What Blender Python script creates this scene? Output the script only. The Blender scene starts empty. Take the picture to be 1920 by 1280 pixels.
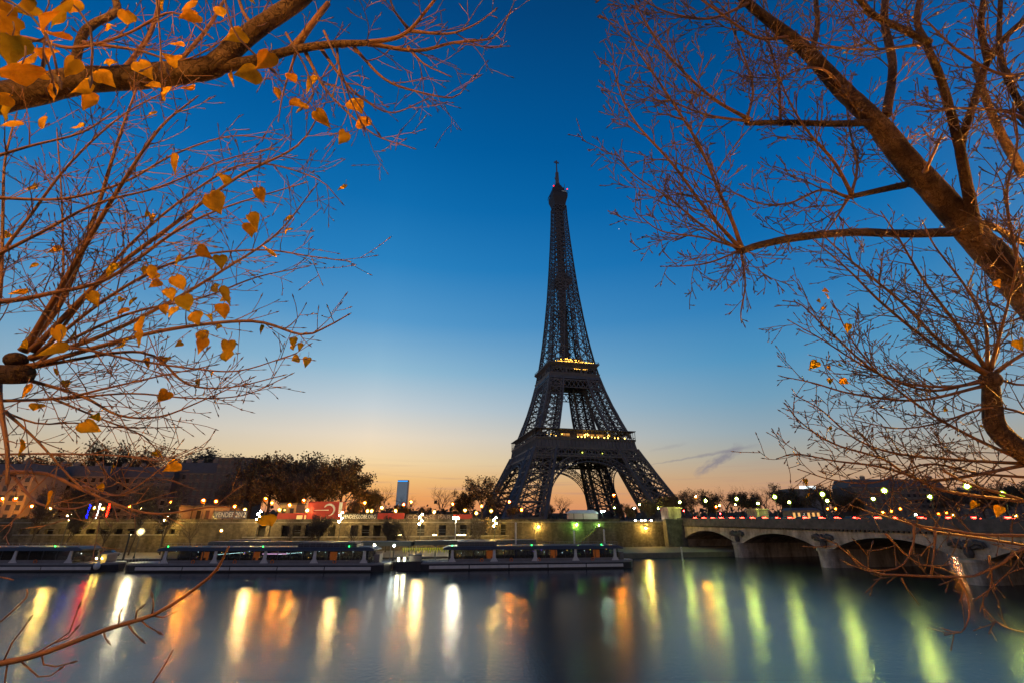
import bpy, math, random
from mathutils import Vector, Matrix
from math import radians as rad, sin, cos, pi, sqrt, atan2

# ------------------------------------------------------------------ camera
scn = bpy.context.scene
C = scn.collection
F = 853.0; TILT = rad(21.15); EYE = 11.0
cam = bpy.data.cameras.new("camera"); cam.sensor_width = 36.0; cam.lens = 36.0 * F / 1920
cam.clip_start = 0.05; cam.clip_end = 20000
co = bpy.data.objects.new("camera", cam); C.objects.link(co)
co.location = (0, 0, EYE); co.rotation_euler = (rad(90) + TILT, 0, 0)
scn.camera = co

# ------------------------------------------------------------------ sky
def srgb(r, g, b):
    f = lambda c: (c / 255 / 12.92) if c <= 10 else ((c / 255 + 0.055) / 1.055) ** 2.4
    return (f(r), f(g), f(b), 1.0)

world = bpy.data.worlds.new("World"); scn.world = world; world.use_nodes = True
wn = world.node_tree; wn.nodes.clear()
def N(t, **kw):
    n = wn.nodes.new(t)
    for k, v in kw.items(): setattr(n, k, v)
    return n
def L(a, b): wn.links.new(a, b)
def Mth(op, a, b=None, c=None, clamp=False):
    n = N('ShaderNodeMath', operation=op); n.use_clamp = clamp
    for i, v in enumerate((a, b, c)):
        if v is None: continue
        if isinstance(v, (int, float)): n.inputs[i].default_value = v
        else: L(v, n.inputs[i])
    return n.outputs[0]
def ramp(fac, stops):
    n = N('ShaderNodeValToRGB'); cr = n.color_ramp
    while len(cr.elements) > 1: cr.elements.remove(cr.elements[0])
    cr.elements[0].position = stops[0][0]; cr.elements[0].color = stops[0][1]
    for p, c in stops[1:]:
        e = cr.elements.new(p); e.color = c
    L(fac, n.inputs[0]); return n.outputs[0]
def mixc(f, a, b, bt='MIX'):
    n = N('ShaderNodeMix', data_type='RGBA', blend_type=bt)
    if isinstance(f, (int, float)): n.inputs[0].default_value = f
    else: L(f, n.inputs[0])
    for i, v in ((6, a), (7, b)):
        if isinstance(v, tuple): n.inputs[i].default_value = v
        else: L(v, n.inputs[i])
    return n.outputs[2]
tc = N('ShaderNodeTexCoord'); sx = N('ShaderNodeSeparateXYZ'); L(tc.outputs['Generated'], sx.inputs[0])
dx, dy, dz = sx.outputs
elev = Mth('DIVIDE', Mth('ARCSINE', Mth('MAXIMUM', dz, 0.0)), pi / 2)     # 0..1 for 0..90 degrees
az = Mth('ARCTAN2', dx, dy)                                              # radians, + to the right
E = lambda d: d / 90.0
warm = ramp(elev, [(0, srgb(228, 138, 88)), (E(2.2), srgb(240, 164, 94)), (E(4.2), srgb(246, 194, 124)), (E(6.2), srgb(246, 216, 166)),
                   (E(9), srgb(236, 220, 196)), (E(12.5), srgb(200, 209, 213)), (E(17), srgb(148, 188, 212)), (E(23), srgb(88, 155, 204)),
                   (E(30), srgb(42, 130, 192)), (E(37), srgb(16, 110, 176)), (E(44), srgb(2, 94, 160)), (E(57), srgb(4, 70, 128)), (1, srgb(8, 48, 96))])
cool = ramp(elev, [(0, srgb(204, 140, 106)), (E(2.2), srgb(206, 152, 112)), (E(4.2), srgb(190, 160, 130)), (E(6.2), srgb(170, 166, 154)),
                   (E(9), srgb(144, 166, 178)), (E(12.5), srgb(112, 158, 186)), (E(17), srgb(78, 146, 190)), (E(23), srgb(46, 126, 184)),
                   (E(30), srgb(16, 108, 174)), (E(37), srgb(2, 94, 162)), (E(44), srgb(0, 82, 146)), (E(57), srgb(2, 62, 112)), (1, srgb(6, 42, 84))])
dark = ramp(elev, [(0, srgb(172, 148, 140)), (E(10), srgb(176, 154, 152)), (E(24), srgb(122, 134, 162)), (E(40), srgb(40, 92, 150)), (E(57), srgb(8, 66, 120)), (1, srgb(6, 42, 84))])
azn = Mth('ABSOLUTE', Mth('ADD', az, 0.30))
f1 = Mth('SMOOTH_MIN', Mth('MULTIPLY', azn, 1.25), 1.0, 0.1, clamp=True)
col = mixc(f1, warm, cool)
f2 = Mth('MULTIPLY', Mth('SUBTRACT', azn, 1.1), 0.9, clamp=True)
col = mixc(f2, col, dark)
# thin bars of cloud low over the roofs
cv = N('ShaderNodeCombineXYZ'); L(Mth('MULTIPLY', az, 5.0), cv.inputs[0]); L(Mth('MULTIPLY', elev, 190.0), cv.inputs[1])
nz = N('ShaderNodeTexNoise'); nz.inputs['Scale'].default_value = 1.0; nz.inputs['Detail'].default_value = 4; nz.inputs['Roughness'].default_value = 0.55
L(cv.outputs[0], nz.inputs['Vector'])
bars = Mth('MULTIPLY', Mth('SUBTRACT', nz.outputs[0], 0.53), 6.0, clamp=True)
low = Mth('MULTIPLY', Mth('MULTIPLY', Mth('SUBTRACT', E(7.0), elev), 24.0, clamp=True), 0.42)
col = mixc(Mth('MULTIPLY', bars, low), col, srgb(176, 136, 128))
# a fading vapour trail right of the tower (a line and a ragged knot), by direction
def streak(az0, el0, az1, el1, w, amt, taper):
    global col
    ax, ex = (az0 + az1) / 2, (el0 + el1) / 2
    ang = atan2(el1 - el0, az1 - az0); half = sqrt((az1 - az0) ** 2 + (el1 - el0) ** 2) / 2
    el = Mth('MULTIPLY', elev, 90.0); a = Mth('MULTIPLY', az, 180 / pi)
    da = Mth('SUBTRACT', a, ax); de = Mth('SUBTRACT', el, ex)
    s = Mth('ADD', Mth('MULTIPLY', da, cos(ang)), Mth('MULTIPLY', de, sin(ang)))
    t = Mth('ADD', Mth('MULTIPLY', da, -sin(ang)), Mth('MULTIPLY', de, cos(ang)))
    nv = N('ShaderNodeCombineXYZ'); L(Mth('MULTIPLY', s, 1.1), nv.inputs[0]); L(Mth('MULTIPLY', t, 2.4), nv.inputs[1])
    n2 = N('ShaderNodeTexNoise'); n2.inputs['Scale'].default_value = 1.0; n2.inputs['Detail'].default_value = 4; L(nv.outputs[0], n2.inputs['Vector'])
    t = Mth('ADD', t, Mth('MULTIPLY', Mth('SUBTRACT', n2.outputs[0], 0.5), w * 2.2))
    ww = Mth('ADD', w, Mth('MULTIPLY', Mth('DIVIDE', s, half), w * taper))
    g = Mth('SUBTRACT', 1.0, Mth('ABSOLUTE', Mth('DIVIDE', t, ww)), clamp=True)
    e = Mth('SUBTRACT', 1.0, Mth('POWER', Mth('ABSOLUTE', Mth('DIVIDE', s, half)), 3.0), clamp=True)
    m = Mth('MULTIPLY', Mth('MULTIPLY', g, e), amt)
    col = mixc(m, col, srgb(128, 124, 138))
def azel(px, py):
    u, v = (px - 960) / F, (640 - py) / F
    Y = cos(TILT) - v * sin(TILT); Z = sin(TILT) + v * cos(TILT)
    return atan2(u, Y) * 180 / pi, atan2(Z, sqrt(u * u + Y * Y)) * 180 / pi
def streak_px(x0, y0, x1, y1, w, amt, taper=0.0): streak(*azel(x0, y0), *azel(x1, y1), w, amt, taper)
streak_px(1205, 873, 1430, 832, 0.20, 0.55, 0.6)
streak_px(1300, 892, 1395, 833, 0.62, 0.75, 0.1)
streak_px(1215, 845, 1290, 830, 0.25, 0.2)
# one bright planet
pd = N('ShaderNodeVectorMath', operation='DOT_PRODUCT'); L(tc.outputs['Generated'], pd.inputs[0])
pa, pe = azel(1160.5, 429.5); pa, pe = rad(pa), rad(pe)
pd.inputs[1].default_value = (sin(pa) * cos(pe), cos(pa) * cos(pe), sin(pe))
pl = Mth('GREATER_THAN', pd.outputs['Value'], cos(0.0008))
col = mixc(pl, col, (1.0, 0.95, 0.9, 1))
bg = N('ShaderNodeBackground'); bg.inputs[1].default_value = 1.0; L(col, bg.inputs[0])
wo = N('ShaderNodeOutputWorld'); L(bg.outputs[0], wo.inputs[0])
try:
    world.cycles.sampling_method = 'MANUAL'; world.cycles.sample_map_resolution = 1024
except Exception: pass

scn.view_settings.view_transform = 'Standard'
scn.view_settings.look = 'None'
scn.view_settings.exposure = 0.0
scn.view_settings.gamma = 1.0
scn.view_settings.use_curve_mapping = False
cy = scn.cycles
cy.use_denoising = True
cy.max_bounces = 8; cy.diffuse_bounces = 2; cy.glossy_bounces = 3; cy.transparent_max_bounces = 12; cy.transmission_bounces = 3
cy.sample_clamp_indirect = 4.0; cy.caustics_reflective = False; cy.caustics_refractive = False
try: cy.use_light_tree = True
except Exception: pass

# ------------------------------------------------------------------ pixel helpers (photo pixels, 1920 x 1280)
def ray(px, py):
    u, v = (px - 960) / F, (640 - py) / F
    return Vector((u, cos(TILT) - v * sin(TILT), sin(TILT) + v * cos(TILT)))
def PY(px, py, Y):                      # point on the pixel's ray at ground distance Y
    d = ray(px, py); return Vector((0, 0, EYE)) + d * (Y / d.y)
def PD(px, py, depth):                  # point on the pixel's ray at a depth along the view axis
    return Vector((0, 0, EYE)) + ray(px, py) * depth
def XH(px, Y, z=EYE):                   # world x of pixel column px at distance Y and height z
    depth = Y * cos(TILT) + (z - EYE) * sin(TILT)
    return (px - 960) / F * depth

# ------------------------------------------------------------------ materials
MATS = {}
def mat(name, colr, rough=0.7, metal=0.0, noise=None, bump=None, emit=None, spec=0.4):
    if name in MATS: return MATS[name]
    m = bpy.data.materials.new(name); m.use_nodes = True; nt = m.node_tree
    p = nt.nodes['Principled BSDF']
    p.inputs['Base Color'].default_value = (*colr[:3], 1); p.inputs['Roughness'].default_value = rough
    p.inputs['Metallic'].default_value = metal; p.inputs['Specular IOR Level'].default_value = spec
    t = nt.nodes.new('ShaderNodeTexCoord')
    if noise:
        sc, col2 = noise[0], noise[1]; det = noise[2] if len(noise) > 2 else 6
        n = nt.nodes.new('ShaderNodeTexNoise'); n.inputs['Scale'].default_value = sc; n.inputs['Detail'].default_value = det
        n.inputs['Roughness'].default_value = 0.65
        nt.links.new(t.outputs['Object'], n.inputs['Vector'])
        r = nt.nodes.new('ShaderNodeValToRGB'); r.color_ramp.elements[0].position = 0.35; r.color_ramp.elements[1].position = 0.68
        r.color_ramp.elements[0].color = (*colr[:3], 1); r.color_ramp.elements[1].color = (*col2[:3], 1)
        nt.links.new(n.outputs[0], r.inputs[0]); nt.links.new(r.outputs[0], p.inputs['Base Color'])
    if bump:
        n = nt.nodes.new('ShaderNodeTexNoise'); n.inputs['Scale'].default_value = bump[0]; n.inputs['Detail'].default_value = 8
        nt.links.new(t.outputs['Object'], n.inputs['Vector'])
        b = nt.nodes.new('ShaderNodeBump'); b.inputs['Strength'].default_value = bump[1]; b.inputs['Distance'].default_value = bump[2]
        nt.links.new(n.outputs[0], b.inputs['Height']); nt.links.new(b.outputs[0], p.inputs['Normal'])
    if emit:
        p.inputs['Emission Color'].default_value = (*emit[:3], 1); p.inputs['Emission Strength'].default_value = emit[3]
    MATS[name] = m; return m

def stone_mat(name, a, b, sx=0.9, sz=0.45, mortar=0.55):
    m = mat(name, a, 0.85)
    nt = m.node_tree; p = nt.nodes['Principled BSDF']; t = nt.nodes.new('ShaderNodeTexCoord')
    # u along the wall (x+y mixed by generated geometry normal is not needed: walls run mainly along x), v = height
    s = nt.nodes.new('ShaderNodeSeparateXYZ'); nt.links.new(t.outputs['Object'], s.inputs[0])
    h = nt.nodes.new('ShaderNodeMath'); h.operation = 'ADD'
    k = nt.nodes.new('ShaderNodeMath'); k.operation = 'MULTIPLY'; k.inputs[1].default_value = 0.35
    nt.links.new(s.outputs[1], k.inputs[0]); nt.links.new(s.outputs[0], h.inputs[0]); nt.links.new(k.outputs[0], h.inputs[1])
    c = nt.nodes.new('ShaderNodeCombineXYZ'); nt.links.new(h.outputs[0], c.inputs[0]); nt.links.new(s.outputs[2], c.inputs[1])
    br = nt.nodes.new('ShaderNodeTexBrick'); br.inputs['Scale'].default_value = 1.0
    br.inputs['Brick Width'].default_value = sx; br.inputs['Row Height'].default_value = sz; br.inputs['Mortar Size'].default_value = 0.018
    br.inputs['Color1'].default_value = (*a, 1); br.inputs['Color2'].default_value = (*b, 1)
    br.inputs['Mortar'].default_value = (*[x * mortar for x in a], 1)
    nt.links.new(c.outputs[0], br.inputs['Vector'])
    n = nt.nodes.new('ShaderNodeTexNoise'); n.inputs['Scale'].default_value = 0.35; n.inputs['Detail'].default_value = 9; n.inputs['Roughness'].default_value = 0.7
    mp = nt.nodes.new('ShaderNodeMapping'); mp.inputs['Scale'].default_value = (1, 1, 0.35)
    nt.links.new(t.outputs['Object'], mp.inputs[0]); nt.links.new(mp.outputs[0], n.inputs['Vector'])
    r = nt.nodes.new('ShaderNodeValToRGB'); r.color_ramp.elements[0].position = 0.36; r.color_ramp.elements[1].position = 0.66
    r.color_ramp.elements[0].color = (0.30, 0.28, 0.25, 1); r.color_ramp.elements[1].color = (1, 1, 1, 1)
    nt.links.new(n.outputs[0], r.inputs[0])
    mx = nt.nodes.new('ShaderNodeMix'); mx.data_type = 'RGBA'; mx.blend_type = 'MULTIPLY'; mx.inputs[0].default_value = 1
    nt.links.new(br.outputs['Color'], mx.inputs[6]); nt.links.new(r.outputs[0], mx.inputs[7]); nt.links.new(mx.outputs[2], p.inputs['Base Color'])
    b2 = nt.nodes.new('ShaderNodeBump'); b2.inputs['Strength'].default_value = 0.4; b2.inputs['Distance'].default_value = 0.03
    nt.links.new(br.outputs['Fac'], b2.inputs['Height']); nt.links.new(b2.outputs[0], p.inputs['Normal']); b2.invert = True
    return m

def glow(name, r, g, b, s):
    return mat('glow_' + name, (0.02, 0.02, 0.02), 0.5, emit=(r, g, b, s))

IRON = mat('painted_iron', (0.055, 0.058, 0.066), 0.6, 0.0, noise=(0.15, (0.085, 0.088, 0.098)))
IROND = mat('painted_iron_dark', (0.022, 0.024, 0.03), 0.7)
STONE = stone_mat('quay_stone', (0.23, 0.185, 0.115), (0.14, 0.115, 0.075))
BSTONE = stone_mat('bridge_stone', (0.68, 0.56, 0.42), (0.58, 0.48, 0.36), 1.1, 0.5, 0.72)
CONC = mat('concrete', (0.26, 0.24, 0.20), 0.85, noise=(0.6, (0.18, 0.16, 0.13)))
PAVE = mat('paving', (0.16, 0.14, 0.115), 0.8, noise=(0.5, (0.10, 0.09, 0.075)), bump=(3.0, 0.4, 0.05))
EARTH = mat('ground', (0.06, 0.055, 0.045), 0.95, noise=(0.05, (0.035, 0.035, 0.03)))
DARKM = mat('dark_metal', (0.03, 0.03, 0.035), 0.45, 0.2)
GREYM = mat('grey_metal', (0.20, 0.20, 0.20), 0.5, 0.3)
WHITEP = mat('white_paint', (0.62, 0.61, 0.58), 0.4, noise=(1.2, (0.5, 0.48, 0.45)))
BLACK = mat('black_recess', (0.012, 0.012, 0.012), 0.9)
BARK = mat('bark_far', (0.075, 0.055, 0.042), 0.9, noise=(1.0, (0.05, 0.038, 0.03)))
FOL = mat('foliage_brown', (0.12, 0.085, 0.045), 0.8, noise=(0.6, (0.08, 0.06, 0.035)))
FOLD = mat('foliage_dark', (0.075, 0.06, 0.038), 0.85, noise=(0.5, (0.10, 0.075, 0.04)))
SLATE = mat('slate_roof', (0.07, 0.075, 0.085), 0.6, noise=(0.8, (0.05, 0.053, 0.06)))
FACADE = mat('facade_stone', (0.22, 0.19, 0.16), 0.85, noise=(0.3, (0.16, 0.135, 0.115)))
DARKFAC = mat('dark_facade', (0.115, 0.095, 0.09), 0.85, noise=(0.25, (0.075, 0.062, 0.06)))  # facade stone in a darker tone
WINDOW = mat('window_glass', (0.02, 0.022, 0.026), 0.12, spec=0.6)
RED = mat('red_banner', (0.42, 0.045, 0.03), 0.7, noise=(0.4, (0.33, 0.035, 0.025)))

# ------------------------------------------------------------------ mesh builder
class MB:
    def __init__(s): s.v = []; s.f = []
    def quadbox(s, c, sx, sy, sz, rz=0.0):
        c = Vector(c); a = cos(rz); b = sin(rz); o = len(s.v)
        for z in (-.5, .5):
            for x, y in ((-.5, -.5), (.5, -.5), (.5, .5), (-.5, .5)):
                X, Y = x * sx, y * sy
                s.v.append((c.x + X * a - Y * b, c.y + X * b + Y * a, c.z + z * sz))
        s.f += [(o, o + 3, o + 2, o + 1), (o + 4, o + 5, o + 6, o + 7)] + [(o + i, o + (i + 1) % 4, o + 4 + (i + 1) % 4, o + 4 + i) for i in range(4)]
        return s
    def box(s, x0, x1, y0, y1, z0, z1): return s.quadbox(((x0 + x1) / 2, (y0 + y1) / 2, (z0 + z1) / 2), x1 - x0, y1 - y0, z1 - z0)
    def bar(s, p, q, w, h=None):
        return s.tube([p, q], [w * 0.7071, (h or w) * 0.7071], 4)
    def tube(s, pts, rad_, n=4, cap=True):
        pts = [Vector(p) for p in pts]; o = len(s.v); m = len(pts)
        t = (pts[1] - pts[0])
        if t.length < 1e-9: return s
        t.normalize()
        ref = Vector((0, 0, 1)) if abs(t.z) < 0.9 else Vector((1, 0, 0))
        u = t.cross(ref).normalized()
        for i in range(m):
            if i == 0: tt = pts[1] - pts[0]
            elif i == m - 1: tt = pts[-1] - pts[-2]
            else: tt = pts[i + 1] - pts[i - 1]
            if tt.length > 1e-9: t = tt.normalized()
            u = (u - t * u.dot(t))
            if u.length < 1e-6: u = t.orthogonal()
            u.normalize(); w = t.cross(u); r = rad_[i]
            p = pts[i]
            for k in range(n):
                a = 2 * pi * (k + 0.5) / n
                d = u * (cos(a) * r) + w * (sin(a) * r)
                s.v.append((p.x + d.x, p.y + d.y, p.z + d.z))
        f = s.f
        for i in range(m - 1):
            b = o + i * n
            for k in range(n):
                k2 = (k + 1) % n
                f.append((b + k, b + k2, b + n + k2, b + n + k))
        if cap:
            f.append(tuple(o + n - 1 - k for k in range(n))); f.append(tuple(o + (m - 1) * n + k for k in range(n)))
        return s
    def ball(s, c, r, nu=10, nv=6, sz=1.0):
        c = Vector(c); o = len(s.v); s.v.append((c.x, c.y, c.z - r * sz))
        for j in range(1, nv):
            a = -pi / 2 + pi * j / nv
            for i in range(nu):
                b = 2 * pi * i / nu
                s.v.append((c.x + r * cos(a) * cos(b), c.y + r * cos(a) * sin(b), c.z + r * sz * sin(a)))
        s.v.append((c.x, c.y, c.z + r * sz)); top = len(s.v) - 1
        for i in range(nu):
            i2 = (i + 1) % nu
            s.f.append((o, o + 1 + i2, o + 1 + i))
            for j in range(nv - 2):
                a = o + 1 + j * nu
                s.f.append((a + i, a + i2, a + nu + i2, a + nu + i))
            a = o + 1 + (nv - 2) * nu
            s.f.append((a + i, a + i2, top))
        return s
    def lathe(s, c, prof, n=10):
        c = Vector(c); o = len(s.v)
        for r, z in prof:
            for k in range(n):
                a = 2 * pi * k / n; s.v.append((c.x + r * cos(a), c.y + r * sin(a), c.z + z))
        for i in range(len(prof) - 1):
            b = o + i * n
            for k in range(n):
                k2 = (k + 1) % n; s.f.append((b + k, b + k2, b + n + k2, b + n + k))
        s.f.append(tuple(o + n - 1 - k for k in range(n))); e = o + (len(prof) - 1) * n; s.f.append(tuple(e + k for k in range(n)))
        return s
    def loft(s, rings, cap=True):
        o = len(s.v); n = len(rings[0])
        for r in rings: s.v += [tuple(p) for p in r]
        for i in range(len(rings) - 1):
            b = o + i * n
            for k in range(n):
                k2 = (k + 1) % n; s.f.append((b + k, b + k2, b + n + k2, b + n + k))
        if cap:
            s.f.append(tuple(o + n - 1 - k for k in range(n))); e = o + (len(rings) - 1) * n; s.f.append(tuple(e + k for k in range(n)))
        return s
    def poly(s, pts):
        o = len(s.v); s.v += [tuple(p) for p in pts]; s.f.append(tuple(range(o, o + len(pts)))); return s
    def prism(s, pts, z0, z1):
        n = len(pts); o = len(s.v)
        s.v += [(p[0], p[1], z0) for p in pts] + [(p[0], p[1], z1) for p in pts]
        s.f += [tuple(o + n - 1 - i for i in range(n)), tuple(o + n + i for i in range(n))]
        s.f += [(o + i, o + (i + 1) % n, o + n + (i + 1) % n, o + n + i) for i in range(n)]; return s
    def strip(s, a, b):
        o = len(s.v); n = len(a); s.v += [tuple(p) for p in a] + [tuple(p) for p in b]
        s.f += [(o + i, o + i + 1, o + n + i + 1, o + n + i) for i in range(n - 1)]; return s
    def mesh(s, name, m, smooth=False):
        me = bpy.data.meshes.new(name); me.from_pydata(s.v, [], s.f); me.update()
        if m: me.materials.append(m)
        if smooth: me.polygons.foreach_set('use_smooth', [True] * len(me.polygons))
        return me
    def build(s, name, m, parent=None, smooth=False):
        o = bpy.data.objects.new(name, s.mesh(name, m, smooth)); C.objects.link(o)
        if parent: o.parent = parent
        return o

def tag(o, label=None, cat=None, group=None, kind=None):
    if label: o['label'] = label
    if cat: o['category'] = cat
    if group: o['group'] = group
    if kind: o['kind'] = kind
    return o
def thing(name, label, cat, loc=(0, 0, 0), rz=0.0, group=None):
    o = bpy.data.objects.new(name, None); C.objects.link(o); o.location = loc; o.rotation_euler = (0, 0, rz); o.empty_display_size = 0.5
    return tag(o, label, cat, group)
def struct(name, mb, m, smooth=False): return tag(mb.build(name, m, None, smooth), kind='structure')
def dup(root, loc, rz, label, scale=1.0):
    r = root.copy(); C.objects.link(r); r.location = loc; r.rotation_euler = (0, 0, rz); r['label'] = label
    r.scale = (scale,) * 3 if isinstance(scale, (int, float)) else scale
    for ch in list(root.children):
        c = ch.copy(); C.objects.link(c); c.parent = r
        for g in list(ch.children):
            d = g.copy(); C.objects.link(d); d.parent = c
    return r
def text_mesh(txt, width, height, extr=0.03):
    cu = bpy.data.curves.new('t', 'FONT'); cu.body = txt; cu.extrude = extr; cu.align_x = 'CENTER'; cu.align_y = 'CENTER'; cu.resolution_u = 3
    o = bpy.data.objects.new('t', cu); C.objects.link(o)
    dg = bpy.context.evaluated_depsgraph_get(); me = bpy.data.meshes.new_from_object(o.evaluated_get(dg))
    bpy.data.objects.remove(o)
    xs = [v.co.x for v in me.vertices]; ys = [v.co.y for v in me.vertices]
    mx, my = (min(xs) + max(xs)) / 2, (min(ys) + max(ys)) / 2; kx, ky = width / (max(xs) - min(xs)), height / (max(ys) - min(ys))
    for v in me.vertices:
        x, y, z = (v.co.x - mx) * kx, (v.co.y - my) * ky, v.co.z
        v.co = (x, -z, y)
    return me

# ------------------------------------------------------------------ setting: water, quays, ground
def water_mat():
    m = bpy.data.materials.new('river_water'); m.use_nodes = True; nt = m.node_tree; p = nt.nodes['Principled BSDF']
    p.inputs['Base Color'].default_value = (0.010, 0.017, 0.022, 1); p.inputs['Roughness'].default_value = 0.215
    p.inputs['IOR'].default_value = 1.40
    p.inputs['Specular IOR Level'].default_value = 0.62
    t = nt.nodes.new('ShaderNodeTexCoord')
    mp = nt.nodes.new('ShaderNodeMapping'); mp.inputs['Scale'].default_value = (3.0, 1.7, 1); nt.links.new(t.outputs['Object'], mp.inputs[0])
    n = nt.nodes.new('ShaderNodeTexNoise'); n.inputs['Scale'].default_value = 1.0; n.inputs['Detail'].default_value = 2.5; n.inputs['Roughness'].default_value = 0.6
    nt.links.new(mp.outputs[0], n.inputs['Vector'])
    b = nt.nodes.new('ShaderNodeBump'); b.inputs['Strength'].default_value = 1.0; b.inputs['Distance'].default_value = 0.017
    nt.links.new(n.outputs[0], b.inputs['Height']); nt.links.new(b.outputs[0], p.inputs['Normal'])
    return m
struct('water', MB().poly([(-900, 8, 0), (900, 8, 0), (900, 420, 0), (-900, 420, 0)]), water_mat())

QE = [(-900, 108), (-200, 122), (-100, 125), (-30, 131), (39, 147), (69, 154), (110, 163.5), (900, 345)]       # lower quay edge
QW = [(-900, 137), (-200, 147), (-100, 150), (-38, 158), (0, 167), (62, 181), (110, 192), (900, 372)]         # foot of the retaining wall
ZL, ZU = 1.4, 9.4
def lerp_line(Ln, x):
    for (x0, y0), (x1, y1) in zip(Ln, Ln[1:]):
        if x0 <= x <= x1: return y0 + (y1 - y0) * (x - x0) / (x1 - x0)
mb = MB(); mb.strip([(x, y, ZL) for x, y in QE], [(x, y + 0.2, ZL) for x, y in QW]); mb.strip([(x, y, -1.0) for x, y in QE], [(x, y, ZL) for x, y in QE])
struct('lower_quay', mb, PAVE)
mb = MB(); mb.strip([(x, y + 1.0, ZU) for x, y in QW], [(x * 7, 7000, ZU) for x, y in QW])
struct('ground', mb, EARTH)
# near bank, under and behind the camera
mb = MB().box(-300, 300, -30, 3.0, -1, 9.4); struct('upper_quay', mb, PAVE)
mb = MB().box(-300, 300, 3.0, 12.0, -1, 1.4); struct('lower_quay_near', mb, PAVE)
mb = MB(); road = [(x, y + 9, ZU + 0.004) for x, y in QW]; mb.strip(road, [(x, y + 9, ZU + 0.004) for x, y, z in road]); struct('road', mb, mat('asphalt', (0.05, 0.05, 0.052), 0.8, noise=(0.7, (0.035, 0.035, 0.037))))

# retaining walls of the left bank
def wall_between(name, x0, x1, label, openings, zo0, zo1, pitch, pw, gap=None):
    """ stone wall along QW from x0 to x1; openings: row of dark bays between piers """
    y0, y1 = lerp_line(QW, x0), lerp_line(QW, x1)
    ln = sqrt((x1 - x0) ** 2 + (y1 - y0) ** 2); rz = atan2(y1 - y0, x1 - x0)
    t = thing(name, label, 'wall', (x0, y0, ZL), rz)
    H = ZU - ZL
    if openings:
        MB().box(0, ln, 0, 1.2, 0, zo0).build('base', STONE, t)
        MB().box(0, ln, 0, 1.2, zo1, H + 0.1).build('lintel', STONE, t)
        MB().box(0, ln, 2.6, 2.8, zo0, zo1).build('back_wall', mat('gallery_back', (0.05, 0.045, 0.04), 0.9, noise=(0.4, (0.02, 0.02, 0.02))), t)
        n = max(1, round(ln / pitch)); st = ln / n
        pm = MB().box(-pw / 2, pw / 2, -0.12, 1.0, zo0 + .003, zo1 - .003).mesh('pier', STONE)
        rm = MB().box(pw / 2, st - pw / 2, 0.7, 0.78, zo0 + 1.0, zo0 + 1.12).box(pw / 2, st - pw / 2, 0.7, 0.78, zo0 + 1.7, zo0 + 1.8).mesh('rail', GREYM)
        wr = random.Random(int(x0 * 3)); fillm = MB().box(pw / 2 + .003, st - pw / 2 - .003, .45, .8, zo0 + .004, zo1 - .004).mesh('bay_panel', STONE)
        for i in range(n):
            if wr.random() < .28:
                o = bpy.data.objects.new('bay_panel', fillm); C.objects.link(o); o.parent = t; o.location = (i * st, 0, 0)
        for i in range(n + 1):
            o = bpy.data.objects.new('pier', pm); C.objects.link(o); o.parent = t; o.location = (min(max(i * st, pw / 2 + .01), ln - pw / 2 - .01), 0, 0)
            if i < n and i % 2 == 0:
                o = bpy.data.objects.new('rail', rm); C.objects.link(o); o.parent = t; o.location = (i * st, 0, 0)
        MB().box(0, ln, -0.22, 0, zo0 - 0.35, zo0 - 0.02).build('ledge', CONC, t)
    else:
        MB().box(0, ln, 0, 1.2, 0, H + 0.1).build('base', STONE, t)
    MB().box(0, ln, -0.25, 1.3, H + 0.103, H + 0.4).build('cornice', CONC, t)
    if gap is None: gap = [(0, ln)]
    for a, b in gap: MB().box(a, b, 0.15, 0.55, H + 0.403, H + 1.25).build('parapet', STONE, t)
    return t
wall_between('retaining_wall', -400, -150, 'long dark stone quay wall at the far left behind the moored boat', False, 0, 0, 1, 1)
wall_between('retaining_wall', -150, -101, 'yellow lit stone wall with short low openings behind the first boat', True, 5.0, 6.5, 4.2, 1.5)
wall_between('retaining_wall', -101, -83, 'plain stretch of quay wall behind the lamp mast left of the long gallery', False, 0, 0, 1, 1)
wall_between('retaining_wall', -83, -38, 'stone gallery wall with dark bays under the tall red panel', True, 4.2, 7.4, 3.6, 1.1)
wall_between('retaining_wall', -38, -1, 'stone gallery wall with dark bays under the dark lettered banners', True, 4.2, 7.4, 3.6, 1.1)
t = wall_between('retaining_wall', -1, 62, 'plain stone quay wall below the great iron tower beside the bridge', False, 0, 0, 1, 1, [(0, 41), (58.5, 62)])

# ------------------------------------------------------------------ the iron tower
TX, TY, TZ = 42.2, 342.0, 8.0
TROT = rad(12.88)
WT = [(0, 58.6), (10, 53.4), (20, 48.4), (30, 43.6), (40, 39.0), (46, 36.2), (54, 33.4), (66, 29.2), (78, 25.2), (90, 21.9), (100, 19.6), (112, 17.3), (130, 14.7), (150, 12.5), (175, 10.2), (200, 8.5), (225, 7.0), (250, 5.8), (290, 4.7)]
LWT = [(0, 20.6), (54, 13.6), (112, 10.0), (150, 9.1), (178, 9.6), (290, 9.6)]
def tab(T, z):
    for (a, x), (b, y) in zip(T, T[1:]):
        if z <= b: return x + (y - x) * (z - a) / (b - a)
    return T[-1][1]
W = lambda z: tab(WT, z)
WI = lambda z: max(0.0, W(z) - tab(LWT, z))
tower = thing('lattice_tower', 'great dark iron lattice tower with two lit decks standing behind the river quay', 'tower', (TX, TY, TZ), TROT)

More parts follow.
